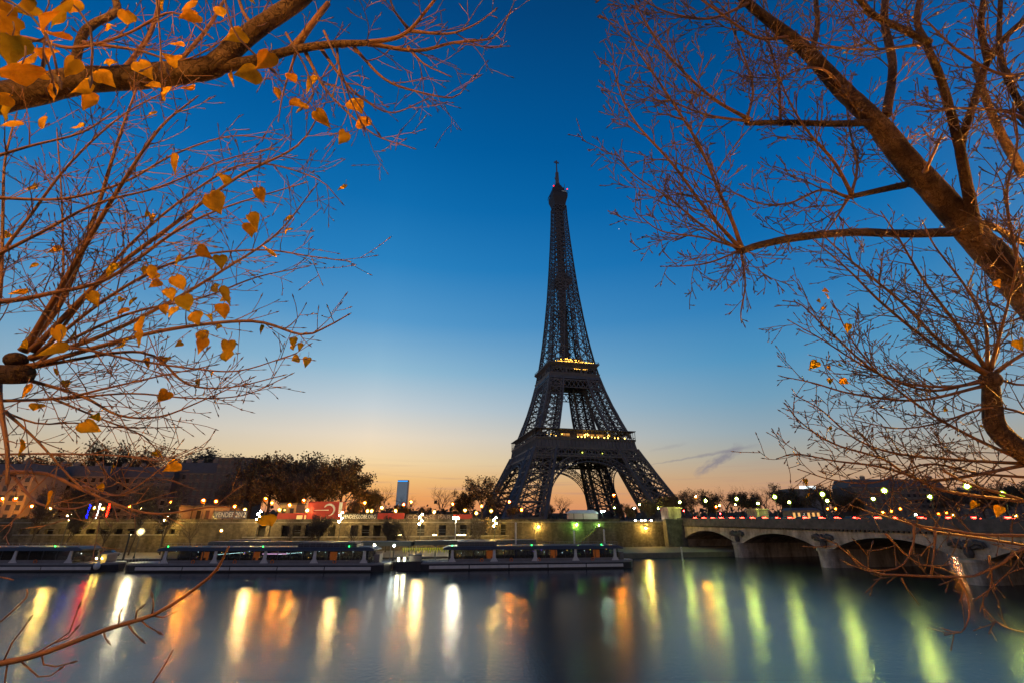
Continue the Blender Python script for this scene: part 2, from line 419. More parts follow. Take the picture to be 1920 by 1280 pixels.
def xbrace(mb, a0, a1, b0, b1, w, sub=True):
    """ panel between column a (a0 low, a1 high) and column b """
    mb.bar(a0, b1, w); mb.bar(b0, a1, w); mb.bar(a1, b1, w * 1.1)
    if sub:
        m = (a0 + a1 + b0 + b1) / 4
        la, lb, lo, hi = (a0 + a1) / 2, (b0 + b1) / 2, (a0 + b0) / 2, (a1 + b1) / 2
        s = w * 0.55
        for p, q in ((la, lo), (lo, lb), (lb, hi), (hi, la)): mb.bar(p, q, s)
        mb.bar(la, lb, s); mb.bar(lo, hi, s)
def leg(sx, sy, levels, cw0, cw1, w0, w1):
    mb = MB(); zlo, zhi = levels[0], levels[-1]
    def P(z, i, j):
        a, b = W(z), WI(z)
        return Vector((sx * (a if i else b), sy * (a if j else b), z))
    for z0, z1 in zip(levels, levels[1:]):
        k = (z0 - zlo) / (zhi - zlo); cw = cw0 + (cw1 - cw0) * k; w = w0 + (w1 - w0) * k
        zz = [z0 + (z1 - z0) * q / 2 for q in range(3)]
        for i in (0, 1):
            for j in (0, 1):
                mb.tube([P(z, i, j) for z in zz], [cw * 0.7] * 3, 4)
        for (i0, j0), (i1, j1) in (((0, 0), (1, 0)), ((0, 1), (1, 1)), ((0, 0), (0, 1)), ((1, 0), (1, 1))):
            xbrace(mb, P(z0, i0, j0), P(z1, i0, j0), P(z0, i1, j1), P(z1, i1, j1), w)
            # each corner member is a box girder of its own: a second chord beside it with lacing
            for (ia, ja), (ib, jb) in (((i0, j0), (i1, j1)), ((i1, j1), (i0, j0))):
                f = 0.17
                c0, c1 = P(z0, ia, ja).lerp(P(z0, ib, jb), f), P(z1, ia, ja).lerp(P(z1, ib, jb), f)
                mb.bar(c0, c1, w * 0.8)
                nl = 5
                for q in range(nl):
                    e0 = P(z0 + (z1 - z0) * q / nl, ia, ja); e1 = P(z0 + (z1 - z0) * (q + 1) / nl, ia, ja)
                    d0, d1 = c0.lerp(c1, q / nl), c0.lerp(c1, (q + 1) / nl)
                    mb.bar(e0, d1, w * 0.4); mb.bar(d0, e1, w * 0.4)
    return mb
for sx in (-1, 1):
    for sy in (-1, 1):
        o = leg(sx, sy, [0, 3, 12, 21, 30, 39, 46.2], 1.7, 1.45, 0.72, 0.6).build('leg', IRON, tower)
        MB().quadbox((sx * (W(0) - 12.6), sy * (W(0) - 12.6), 0.2), 27, 27, 2.4).build('footing', STONE, o)
        leg(sx, sy, [54, 62, 70, 78, 86, 94, 101], 1.4, 1.15, 0.6, 0.48).build('upper_leg', IRON, tower)
# arches and belts on four sides, built once per side by rotation about z
def side(pt, k):
    a = k * pi / 2; return Vector((pt[0] * cos(a) - pt[1] * sin(a), pt[0] * sin(a) + pt[1] * cos(a), pt[2]))
for k in range(4):
    mb = MB(); n = 36
    def arch(a, b, z0):
        return [(a * cos(pi * i / n), z0 + b * sin(pi * i / n)) for i in range(n + 1)]
    A0, A1, A2 = arch(33.4, 32.0, 5.0), arch(35.2, 34.4, 5.0), arch(37.4, 37.4, 5.0)
    pt = lambda q, off=0.0: side((q[0], -(W(max(q[1], 0)) - off), q[1]), k)
    for off in (0.4, 4.2):
        for P0, r in ((A0, 0.42), (A1, 0.26), (A2, 0.42)):
            mb.tube([pt(q, off) for q in P0], [r] * (n + 1), 4)
        for i in range(n):
            mb.bar(pt(A0[i], off), pt(A1[i], off), 0.28)
            q0 = ((A0[i][0] + A0[i + 1][0]) / 2, (A0[i][1] + A0[i + 1][1]) / 2)
            mb.bar(pt(A1[i], off), pt(A2[i + 1], off), 0.34); mb.bar(pt(A2[i], off), pt(A1[i + 1], off), 0.34)
    for i in range(0, n + 1, 2):
        mb.bar(pt(A0[i], 0.4), pt(A0[i], 4.2), 0.35); mb.bar(pt(A2[i], 0.4), pt(A2[i], 4.2), 0.35)
    # vertical stems from the arch up to the belt
    for i in range(4, n - 3, 2):
        x, z = A2[i]
        if z < 39.5: mb.bar(pt((x, z), 0.4), pt((x, 41.5), 0.4), 0.35)
    mb.build('arch', IRON, tower)
    # lattice belt under the first deck
    mb = MB(); zb, zt = 40.5, 46.0; nb = 16
    for off in (0.3, 5.0):
        wa, wb = W(zb) - off, W(zt) - off
        L0 = [side((-wa + 2 * wa * i / nb, -wa, zb), k) for i in range(nb + 1)]; L1 = [side((-wb + 2 * wb * i / nb, -wb, zt), k) for i in range(nb + 1)]
        mb.bar(L0[0], L0[-1], 1.1); mb.bar(L1[0], L1[-1], 1.1)
        mb.bar(L0[0].lerp(L1[0], .28), L0[-1].lerp(L1[-1], .28), 0.5)
        for i in range(nb):
            mb.bar(L0[i], L1[i + 1], 0.55); mb.bar(L1[i], L0[i + 1], 0.55); mb.bar(L0[i], L1[i], 0.5)
            m0, m1 = L0[i].lerp(L0[i + 1], .5), L1[i].lerp(L1[i + 1], .5); mb.bar(m0, m1, 0.35)
    mb.build('belt_girder', IRON, tower)
# first deck: frieze, floor, gallery posts, roof, pavilions
mb = MB(); z0, z1, hw = 46.6, 52.6, 35.4
ringq = lambda h, z: [Vector((-h, -h, z)), Vector((h, -h, z)), Vector((h, h, z)), Vector((-h, h, z))]
def ring(mb, ho0, ho1, z0, z1, th):
    rings = [ringq(ho0, z0), ringq(ho1, z1), ringq(ho1 - th, z1), ringq(ho0 - th, z0), ringq(ho0, z0)]
    mb.loft(rings, cap=False)
ring(mb, hw + .6, hw - 0.4, z0 - .5, z1 - 1.2, 1.2); ring(mb, hw, hw + 0.4, z1 - 1.2, z1, 2.0)
for k in range(4):
    for i in range(27):
        x = -hw + 1.2 + (2 * hw - 2.4) * i / 26
        a = side((x, -(hw + .65), z0 - 0.2), k); b = side((x, -(hw - 0.2), z1 - 1.0), k); mb.bar(a, b, 0.55)
fr = mb.build('first_deck', IRON, tower)
mb = MB(); ring(mb, hw + 0.2, hw + 0.2, z1 + 0.01, z1 + 0.4, 24.0); mb.build('floor', IRON, fr)
mb = MB()
for k in range(4):
    for i in range(25):
        x = -hw + 2 * hw * i / 24
        mb.bar(side((x, -hw, z1 + 0.3), k), side((x, -hw, z1 + 5.6), k), 0.28)
    mb.bar(side((-hw, -hw, z1 + 1.5), k), side((hw, -hw, z1 + 1.5), k), 0.22)
mb.build('gallery_posts', IRON, fr)
mb = MB(); ring(mb, hw + 0.6, hw + 0.6, z1 + 5.6, z1 + 6.1, 5.5); mb.build('gallery_roof', IRON, fr)
PANEL = mat('pavilion_panel', (0.05, 0.04, 0.04), 0.5)
PGLOW = glow('pavilion', 1.0, 0.42, 0.08, 0.55)
for k in range(4):
    mb = MB()
    c0, c1 = side((-17, -29.4, z1 + 0.4), k), side((17, -22, z1 + 7.2), k)
    mb.box(min(c0.x, c1.x), max(c0.x, c1.x), min(c0.y, c1.y), max(c0.y, c1.y), z1 + 0.4, z1 + 6.8)
    pv = mb.build('pavilion', PANEL, fr)
    for a, b in ((-14.5, -9.5), (-4.5, 1), (3, 8), (9.5, 15)):
        mb = MB(); q = [side((a, -29.45, z1 + 2.2), k), side((b, -29.45, z1 + 2.2), k), side((b, -29.45, z1 + 4.0), k), side((a, -29.45, z1 + 4.0), k)]
        mb.poly(q); mb.build('lit_window', PGLOW, pv)
rnd = random.Random(5)
mb = MB()
for i in range(15):
    if i in (3, 7, 10, 13): continue
    mb.ball((-6 + 36 * i / 15 + rnd.uniform(-.3, .3), -hw + 0.5, z1 + 1.0), 0.42, 6, 4)
for i in range(12): mb.ball((-2 + 22 * rnd.random(), -30.2, z1 + 2.4 + rnd.random() * 1.6), 0.3, 6, 4)
for i in range(10): mb.ball((-27 + 12 * rnd.random(), -30.2, z1 + 2.0 + rnd.random() * 1.4), 0.24, 6, 4)
mb.build('lamp_string', glow('deck_gold', 1.0, 0.55, 0.08, 14.0), fr)
mb = MB().ball((-5, -38.8, 42.8), 0.4, 6, 4).ball((9, -38.8, 42.6), 0.3, 6, 4); mb.build('work_lamp', glow('deck_lime', 0.8, 0.9, 0.1, 5.0), fr)
# belt and body of the second deck
s2 = 101.0
mb = MB(); h2 = 17.7
ring(mb, W(97) + .2, W(101.5) + .25, 98.6, 101.0, 2.2)
ring(mb, W(103) + 0.6, W(103) + .9, 101.0, 103.2, 4.0)
ring(mb, h2 - 0.5, h2 + 0.2, 106.6, 108.2, 6.0); ring(mb, h2 + .2, h2 + 2.2, 108.2, 110.4, 6.0); ring(mb, h2 + 2.3, h2 + 2.3, 110.4, 111.4, 22.2)
for k in range(4):
    for x in (-1, -.34, .34, 1):
        mb.bar(side((x * (h2 - 1.2), -(h2 - .8), 101.5), k), side((x * (h2 - 0.6), -(h2 - .6), 109), k), 1.3)
    for i in range(11): mb.bar(side((-16 + 3.2 * i, -17.6, 103), k), side((-16 + 3.2 * i, -17.4, 107), k), 0.4)
mb.quadbox((0, 0, 105), 29, 29, 6)
sd = mb.build('second_deck', IRON, tower)
mb = MB()
for k in range(4):
    for z, wv in ((91.5, .6), (97.5, .8)):
        mb.bar(side((-W(z), -W(z), z), k), side((W(z), -W(z), z), k), wv)
    nb = 12
    for i in range(nb):
        a0, a1 = -W(91.5) + 2 * W(91.5) * i / nb, -W(91.5) + 2 * W(91.5) * (i + 1) / nb
        b0, b1 = -W(97.5) + 2 * W(97.5) * i / nb, -W(97.5) + 2 * W(97.5) * (i + 1) / nb
        mb.bar(side((a0, -W(91.5), 91.5), k), side((b1, -W(97.5), 97.5), k), .45); mb.bar(side((a1, -W(91.5), 91.5), k), side((b0, -W(97.5), 97.5), k), .45)
mb.build('belt_girder', IRON, tower)
mb = MB()
for k in range(4):
    mb.bar(side((-h2 - 2, -h2 - 2, 112.6), k), side((h2 + 2, -h2 - 2, 112.6), k), .15)
    for i in range(30): mb.bar(side((-h2 - 2 + 1.35 * i, -h2 - 2, 111.4), k), side((-h2 - 2 + 1.35 * i, -h2 - 2, 112.6), k), .12)
mb.build('railing', IRON, sd)
mb = MB().box(-9, 9, -14, 14, 111.4, 116.5).box(-14, 14, -9, 9, 111.41, 115.8); mb.build('kiosk', PANEL, sd)
mb = MB()
for i in range(30):
    x = -14 + 30 * i / 29 + rnd.uniform(-.4, .4); mb.ball((x, -h2 + 0.2, 112.3 + rnd.uniform(-.2, .25)), rnd.uniform(.2, .38), 6, 4)
for i in range(22): mb.ball((rnd.gauss(1.5, 5), -14.6, 112.8 + 3.0 * rnd.random()), rnd.uniform(.2, .36), 6, 4)
for i in range(7): mb.ball((0.5 + 1.4 * i + (1.5 if i > 3 else 0), -17.9, 106.9), 0.2, 6, 4)
mb.build('lamp_string', glow('deck_gold2', 1.0, 0.5, 0.06, 11.0), sd)
# shaft above the second deck
mb = MB(); z = 103.0; levels = [z]
while z < 262: z += max(4.2, W(z) * 0.62); levels.append(min(z, 266))
for z0, z1 in zip(levels, levels[1:]):
    wv = 0.55 - 0.2 * (z0 - 103) / 163
    for k in range(4):
        f = lambda x, z: side((x, -W(z), z), k)
        for s_ in (-1, 1):
            xa0, xa1, xb0, xb1 = s_ * W(z0), s_ * W(z1), s_ * WI(z0), s_ * WI(z1)
            mb.bar(f(xa0, z0), f(xa1, z1), 1.0 - 0.35 * (z0 - 103) / 163); mb.bar(f(xb0, z0), f(xb1, z1), wv * 1.15)
            xbrace(mb, f(xa0, z0), f(xa1, z1), f(xb0, z0), f(xb1, z1), wv, sub=z0 < 200)
            # inner faces of the four posts
            gx = lambda x, z: side((s_ * WI(z), -W(z) + x * (W(z) - WI(z)), z), k)
            if WI(z1) > 1.2:
                mb.bar(gx(1, z0), gx(1, z1), wv); mb.bar(gx(0, z0), gx(1, z1), wv * .8); mb.bar(gx(1, z0), gx(0, z1), wv * .8)
        if WI(z1) > 0.8 and int(z0) % 2 == 0: mb.bar(f(-WI(z1), z1), f(WI(z1), z1), wv * .8)
mb.build('shaft', IRON, tower)
mb = MB()
mb.box(-2.6, 2.6, -2.2, 2.2, 104, 266)
for zz in range(112, 264, 6):
    for k in range(4):
        mb.bar(side((-3.3, -3.0, zz), k), side((3.3, -3.0, zz + 6), k), .35); mb.bar(side((3.3, -3.0, zz), k), side((-3.3, -3.0, zz + 6), k), .35)
        mb.bar(side((-3.3, -3.3, zz), k), side((-3.3, -3.3, zz + 6), k), .5)
mb.build('lift_shaft', IRON, tower)
mb = MB(); ring(mb, 6.6, 7.2, 186, 189.5, 3.5); mb.quadbox((0, 0, 188), 11, 11, 7); mb.quadbox((0, 0, 194), 8, 8, 5); mb.build('middle_deck', IRON, tower)
# top: third deck, cabin, dome, mast
mb = MB()
prof = [(4.9, 262), (4.9, 264), (5.4, 268), (6.6, 272.5), (6.9, 274), (6.9, 278), (6.2, 278.6), (6.1, 281), (5.0, 281.4), (4.7, 285)]
for (a, za), (b, zb) in zip(prof, prof[1:]): mb.loft([ringq(a, za), ringq(b, zb)], cap=True)
for k in range(4):
    for i in range(9): mb.bar(side((-7.4 + 1.85 * i, -7.5, 277.5), k), side((-6.8 + 1.7 * i, -6.9, 281), k), .25)
td = mb.build('top_deck', IROND, tower)
mb = MB().lathe((0, 0, 285), [(5.2, 0), (5.0, 1.6), (4.0, 3.4), (2.6, 4.6), (2.4, 6)], 12); mb.build('dome', IROND, td)
mb = MB()
mb.tube([(0, 0, 290), (0, 0, 305)], [1.9, 1.5], 8); mb.tube([(0, 0, 305), (0, 0, 316)], [.75, .55], 6); mb.tube([(0, 0, 316), (0, 0, 319.2)], [.9, .9], 6)
mb.bar((-2.6, 0, 316.5), (2.6, 0, 318.2), .5); mb.bar((2.4, 0, 316.5), (-2.4, 0, 318.2), .5)
for i in range(6): mb.bar((1.6 * cos(i), 1.6 * sin(i), 291 + 2 * i), (2.3 * cos(i), 2.3 * sin(i), 293.4 + 2 * i), .5)
for x, y in ((5, -5), (-5, -5), (5, 5), (-4, 3)): mb.bar((x, y, 284), (x, y, 289), .35)
mb.build('antenna', IRON, td)
MB().ball((-6.0, -6.6, 283.4), .6, 8, 5).ball((6.9, -6.6, 282.2), .55, 8, 5).build('beacon', glow('beacon', 1.0, 0.004, 0.001, 3.5), td)
MB().box(1.5, 6.0, -7.0, -6.7, 278.9, 279.4).build('lit_strip', glow('strip', 0.55, 0.6, 0.7, 0.25), td)

# ------------------------------------------------------------------ stone bridge
BD = Vector((-0.2229, 0.9748, 0)); BN = Vector((0.9748, 0.2229, 0))      # along the bridge (towards the tower) / across it
B0 = Vector((62.0, 181.0, 0))                                            # far end of the near face
BW = 34.0
bridge = thing('stone_bridge', 'pale stone river bridge with low arches and dark sculpted piers', 'bridge', (B0.x, B0.y, 0), atan2(-BD.y, -BD.x))
# local axes: +x runs from the far bank toward us, +y across (local y = left of x): check sign
LX = -BD; LY = Vector((-LX.y, LX.x, 0))
SY = 1 if LY.dot(BN) > 0 else -1
PITCH, PIERW, NA = 31.0, 3.2, 5
zs, zc, ztop = 3.8, 7.0, 8.5
prof = []
def archz(q):                            # q in -1..1 across the span
    R = ((PITCH - PIERW) / 2) ** 2 / (2 * (zc - zs)) + (zc - zs) / 2
    x = q * (PITCH - PIERW) / 2
    return zc - R + sqrt(R * R - x * x)
low = [(-6.0, 0.0), (0.0, 0.0)]
for a in range(NA):
    xs0 = a * PITCH + PIERW / 2; nn = 18
    for i in range(nn + 1):
        q = -1 + 2 * i / nn; low.append((xs0 + (PITCH - PIERW) * i / nn, archz(q)))
low += [(NA * PITCH, 0.0), (NA * PITCH + 6, 0.0)]
mb = MB(); yA, yB = 0.0, SY * BW
top = [(x, ztop) for x, z in low]
for i in range(len(low) - 1):
    (x0, za), (x1, zb) = low[i], low[i + 1]
    for y in (yA, yB): mb.poly([(x0, y, za), (x1, y, zb), (x1, y, ztop), (x0, y, ztop)])
    mb.poly([(x0, yA, za), (x1, yA, zb), (x1, yB, zb), (x0, yB, za)])
mb.build('arches', BSTONE, bridge)
Lb = NA * PITCH
# proud voussoir ring on the near face
for a in range(NA):
    mb = MB(); xs0 = a * PITCH + PIERW / 2; nn = 18
    lo = [(xs0 + (PITCH - PIERW) * i / nn, archz(-1 + 2 * i / nn)) for i in range(nn + 1)]
    yo = -SY * 0.12
    o = len(mb.v)
    for x, z in lo: mb.v += [(x, yo, z + .003), (x, yo, z + 0.75), (x, SY * 0.3, z + 0.75), (x, SY * .3, z + .003)]
    for i in range(nn):
        for k in range(4): mb.f.append((o + 4 * i + k, o + 4 * i + (k + 1) % 4, o + 4 * (i + 1) + (k + 1) % 4, o + 4 * (i + 1) + k))
    mb.build('arch_ring', BSTONE, bridge)
for i in range(1, NA):
    x = i * PITCH; mb = MB()
    w2 = PIERW / 2 + 0.15
    # shaft with half round cutwaters
    nn = 8; base = []
    for k in range(nn + 1):
        a = pi + pi * k / nn; base.append((x + w2 * cos(a) * 1.0, -SY * 0 + (sin(a) * 1.7) * SY))
    for k in range(nn + 1):
        a = pi * k / nn; base.append((x + w2 * cos(a), SY * BW + sin(a) * 1.7 * SY))
    if SY < 0: base = base[::-1]
    mb.prism(base, -2, zs - 0.25)
    base2 = [(x + (px - x) * 1.12, SY * BW / 2 + (py - SY * BW / 2) * 1.015) for px, py in base]
    mb.prism(base2, zs - 0.25, zs + 0.25)
    pr = mb.build('pier', BSTONE, bridge)
    # relief over the pier: spread wings over a wreath and a tapering tail, dark weathered
    mb = MB(); yy = -SY * 0.35
    mb.ball((x, yy * 0.8, 6.15), 0.85, 10, 6, 1.0)
    for sgn in (-1, 1):
        mb.tube([(x + sgn * .5, yy, 6.3), (x + sgn * 1.6, yy, 6.95), (x + sgn * 2.7, yy, 6.7), (x + sgn * 3.1, yy, 6.2)], [.55, .6, .45, .15], 7)
        mb.tube([(x + sgn * .9, yy, 6.0), (x + sgn * 1.9, yy, 6.3), (x + sgn * 2.5, yy, 5.9)], [.4, .42, .15], 6)
    mb.tube([(x, yy, 5.6), (x, yy, 4.9), (x, yy, 4.3)], [.75, .8, .45], 7); mb.ball((x, yy * 1.3, 7.0), .38, 8, 5)
    mb.build('relief', mat('weathered_relief', (0.085, 0.075, 0.065), 0.85, bump=(2.5, 0.8, 0.15)), pr)
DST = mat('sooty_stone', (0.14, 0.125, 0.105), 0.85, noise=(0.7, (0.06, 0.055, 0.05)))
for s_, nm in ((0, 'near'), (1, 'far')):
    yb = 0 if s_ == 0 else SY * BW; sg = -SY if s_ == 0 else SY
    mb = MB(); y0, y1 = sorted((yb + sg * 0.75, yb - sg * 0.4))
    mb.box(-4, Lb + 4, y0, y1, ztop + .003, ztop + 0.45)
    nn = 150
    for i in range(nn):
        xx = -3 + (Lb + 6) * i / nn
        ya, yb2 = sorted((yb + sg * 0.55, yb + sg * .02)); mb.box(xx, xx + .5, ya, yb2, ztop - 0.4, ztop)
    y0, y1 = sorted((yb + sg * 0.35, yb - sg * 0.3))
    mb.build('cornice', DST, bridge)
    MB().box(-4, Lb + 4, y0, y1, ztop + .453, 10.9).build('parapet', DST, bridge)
y0, y1 = sorted((0, SY * BW))
MB().box(-4.0, Lb + 30, y0 + .4, y1 - .4, ztop + .01, 9.9).build('deck', MATS['asphalt'], bridge)
def bpt(s, across, z):                   # s metres from the far bank toward us, across from the near face
    v = B0 - BD * s + BN * across; return Vector((v.x, v.y, z))
# corner pedestals at the far bank
for (s, a, hh, lab) in ((-3.5, -1.0, 5.4, 'pale stone bridge pedestal at the tower end of the near parapet'), (-3.5, BW + 3, 5.0, 'pale stone bridge pedestal right of the tower behind the roadway, beside a small pavilion')):
    p = bpt(s, a, ZU); t = thing('bridge_pedestal', lab, 'pedestal', p, TROT)
    MB().box(-3.1, 3.1, -3.1, 3.1, -1.0, .5).build('plinth', BSTONE, t)
    MB().box(-2.7, 2.7, -2.7, 2.7, .503, hh - .6).build('block', BSTONE, t)
    MB().box(-3.1, 3.1, -3.1, 3.1, hh - .597, hh).build('cap', BSTONE, t)
# abutment block of the near face at the far bank
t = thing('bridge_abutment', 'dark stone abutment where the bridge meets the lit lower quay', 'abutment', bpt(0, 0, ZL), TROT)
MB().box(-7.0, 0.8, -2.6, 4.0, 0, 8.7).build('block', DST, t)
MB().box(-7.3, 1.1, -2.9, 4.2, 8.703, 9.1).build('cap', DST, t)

# ------------------------------------------------------------------ lamps
GREEN = (0.80, 1.0, 0.15); ORANGE = (1.0, 0.30, 0.012); YEL = (1.0, 0.62, 0.12); WARM = (1.0, 0.66, 0.22); WHITE = (1.0, 0.92, 0.66); CYAN = (0.6, 1.0, 0.8)
GM = {}; LAMPK = 0.24
def lamp_glow(c, s):
    k = (c, s)
    if k not in GM: GM[k] = glow('lamp_%d' % len(GM), *c, s * (LAMPK if s > 100 else 1))
    return GM[k]
POSTM = mat('lamp_post_paint', (0.06, 0.065, 0.06), 0.5, 0.2)
HALOM = {}
def lamp_halo(c):  # see-through emissive material that paints a colour halo round a lamp
    if c not in HALOM:
        m = bpy.data.materials.new('lamp_halo'); m.use_nodes = True; nt = m.node_tree; nt.nodes.clear()
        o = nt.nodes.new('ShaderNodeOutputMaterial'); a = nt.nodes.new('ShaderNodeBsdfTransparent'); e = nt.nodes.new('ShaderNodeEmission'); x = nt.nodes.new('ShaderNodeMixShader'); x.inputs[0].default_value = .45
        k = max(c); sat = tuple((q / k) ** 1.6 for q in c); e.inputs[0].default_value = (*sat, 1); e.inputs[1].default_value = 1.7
        nt.links.new(a.outputs[0], x.inputs[1]); nt.links.new(e.outputs[0], x.inputs[2]); nt.links.new(x.outputs[0], o.inputs[0]); HALOM[c] = m
    return HALOM[c]
def halo_shell(c, r, colr, t):  # oversized glowing shell added around the bulb as its halo
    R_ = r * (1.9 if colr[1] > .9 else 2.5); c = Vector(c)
    MB().lathe((c.x, c.y, c.z - R_), [(R_ * .35, 0), (R_ * .85, R_ * .5), (R_, R_ * 1.1), (R_ * .8, R_ * 1.6), (R_ * .3, R_ * 2)], 8).build('lamp_halo', lamp_halo(colr), t)
def street_lamp(head, zg, colr, s, label, r=0.3, group='street lamps along the far bank', style='lantern', pm=None):
    pm = pm or POSTM
    t = thing('street_lamp', label, 'lamp', (head.x, head.y, zg), 0, group)
    h = head.z - zg
    if style == 'lantern':
        MB().lathe((0, 0, 0), [(.22, 0), (.22, .5), (.14, .7), (.09, 1.0), (.07, h - r - .25), (.16, h - r - .1), (.16, h - r)], 8).build('post', pm, t)
        MB().ball((0, 0, h), r, 10, 7).build('globe', lamp_glow(colr, s), t)
        halo_shell((0, 0, h), r, colr, t)
        MB().lathe((0, 0, h + r * 1.98), [(r * .55, 0), (r * .3, .12), (.03, .3)], 8).build('cap', pm, t)
    elif style == 'arm':
        MB().lathe((0, 0, 0), [(.18, 0), (.18, .6), (.10, .8), (.06, h + .3)], 8).tube([(0, 0, h + .25), (0, -.5, h + .45), (0, -.9, h + .4)], [.05, .05, .05], 6).build('post', pm, t)
        MB().ball((0, -1.0, h), r, 10, 7, .7).build('globe', lamp_glow(colr, s), t); halo_shell((0, -1.0, h - r * .9), r * 1.15, colr, t)
        MB().lathe((0, -1.0, h + r * .5), [(r * .9, 0), (r * .7, .15), (.05, .25)], 8).build('cap', pm, t)
    elif style == 'double':
        MB().lathe((0, 0, 0), [(.16, 0), (.16, .6), (.1, .8), (.07, h + .15)], 8).bar((-.5, 0, h + .12), (.5, 0, h + .12), .08).build('post', pm, t)
        for sgn in (-1, 1): MB().ball((sgn * .55, 0, h - .1), r, 10, 7).build('globe', lamp_glow(colr, s), t)
    return t
def lamp_px(px, py, Y, zg, colr, s, label, **kw): return street_lamp(PY(px, py, Y), zg, colr, s, label, **kw)

ORD = ['first', 'second', 'third', 'fourth', 'fifth', 'sixth', 'seventh', 'eighth']
for i, d in enumerate((1.5, 17.2, 33, 48.8, 64.5, 80.3, 96)):
    street_lamp(bpt(d, 0.15, 16.45), 10.9, GREEN, 2600, 'green glowing lantern on the near bridge parapet, %s counting from the tower end' % ORD[i], r=.33, group='lanterns on the near parapet of the bridge')
for i, d in enumerate((1.5, 17.2, 33, 48.8, 64.5, 80.3)):
    street_lamp(bpt(d, BW - .15, 16.2), 10.9, GREEN, 2600, 'green glowing lantern on the far bridge parapet, %s counting from the tower end' % ORD[i], r=.33, group='lanterns on the far parapet of the bridge')
for px, py, Y, c, s, lab, st in (
    (1152, 951, 215, GREEN, 1500, 'small green lantern under the near right foot of the tower, nearest the white kiosk', 'lantern'),
    (1199, 945, 222, GREEN, 2400, 'bright green lantern left of the bridge, between two white lamps', 'lantern'),
    (1234, 952, 230, GREEN, 1500, 'green lantern just left of the bridge pedestal', 'lantern'),
    (1189, 952, 225, WHITE, 1200, 'white lamp left of the brightest green lantern beside the bridge', 'lantern'),
    (1241, 957, 215, WHITE, 900, 'faint white lamp touching the bridge pedestal on its left', 'lantern'),
    (1130, 957, 190, CYAN, 900, 'cold white lamp beside the white kiosk under the tower', 'double'),
    (1379, 945, 250, GREEN, 900, 'faint green lantern directly below a brighter bridge lantern, far behind the roadway', 'lantern'),
    (1349, 947, 245, GREEN, 900, 'faint green lantern right beside the orange lamp past the bridge end', 'lantern'),
    (1150, 927, 222, ORANGE, 13000, 'strong orange lamp high against the tower foot under the right arch', 'arm'),
    (1303, 930, 236, (1.0, .45, .02), 17000, 'tall amber lamp standing behind the tower end of the bridge', 'arm'),
    (1341, 949, 240, ORANGE, 5000, 'orange red lamp behind the bridge roadway near the red traffic light', 'arm'),
    (1652, 959, 190, ORANGE, 7000, 'strong orange lamp behind the bridge, right of the middle lanterns', 'arm'),
    (1671, 957, 205, ORANGE, 900, 'small orange lamp close right of the strong orange one behind the bridge', 'lantern'),
    (1688, 953, 215, ORANGE, 900, 'small orange lamp before the dark apartment facade behind the bridge', 'lantern'),
    (1552, 953, 230, ORANGE, 900, 'small orange lamp above a glowing doorway behind the bridge', 'lantern'),
    (1567, 953, 235, ORANGE, 700, 'small orange lamp, the right one of a close pair behind the middle of the bridge', 'lantern'),
    (1717, 964, 200, WHITE, 800, 'small white lamp low over the parapet before the apartment facade', 'lantern'),
    (1760, 963, 200, ORANGE, 900, 'small orange lamp under the right end of the apartment facade', 'lantern'),
    (1774, 960, 210, ORANGE, 700, 'small orange lamp between an orange and a yellow one at the facade foot', 'lantern'),
    (1787, 965, 205, YEL, 800, 'small yellow lamp right of the orange ones at the facade foot', 'lantern'),
    (1904, 966, 190, YEL, 900, 'yellow lamp at the far right edge behind the bridge parapet', 'lantern')):
    street_lamp(PY(px, py, Y), ZU, c, s, lab, style=st, group='lamps behind the bridge and tower')

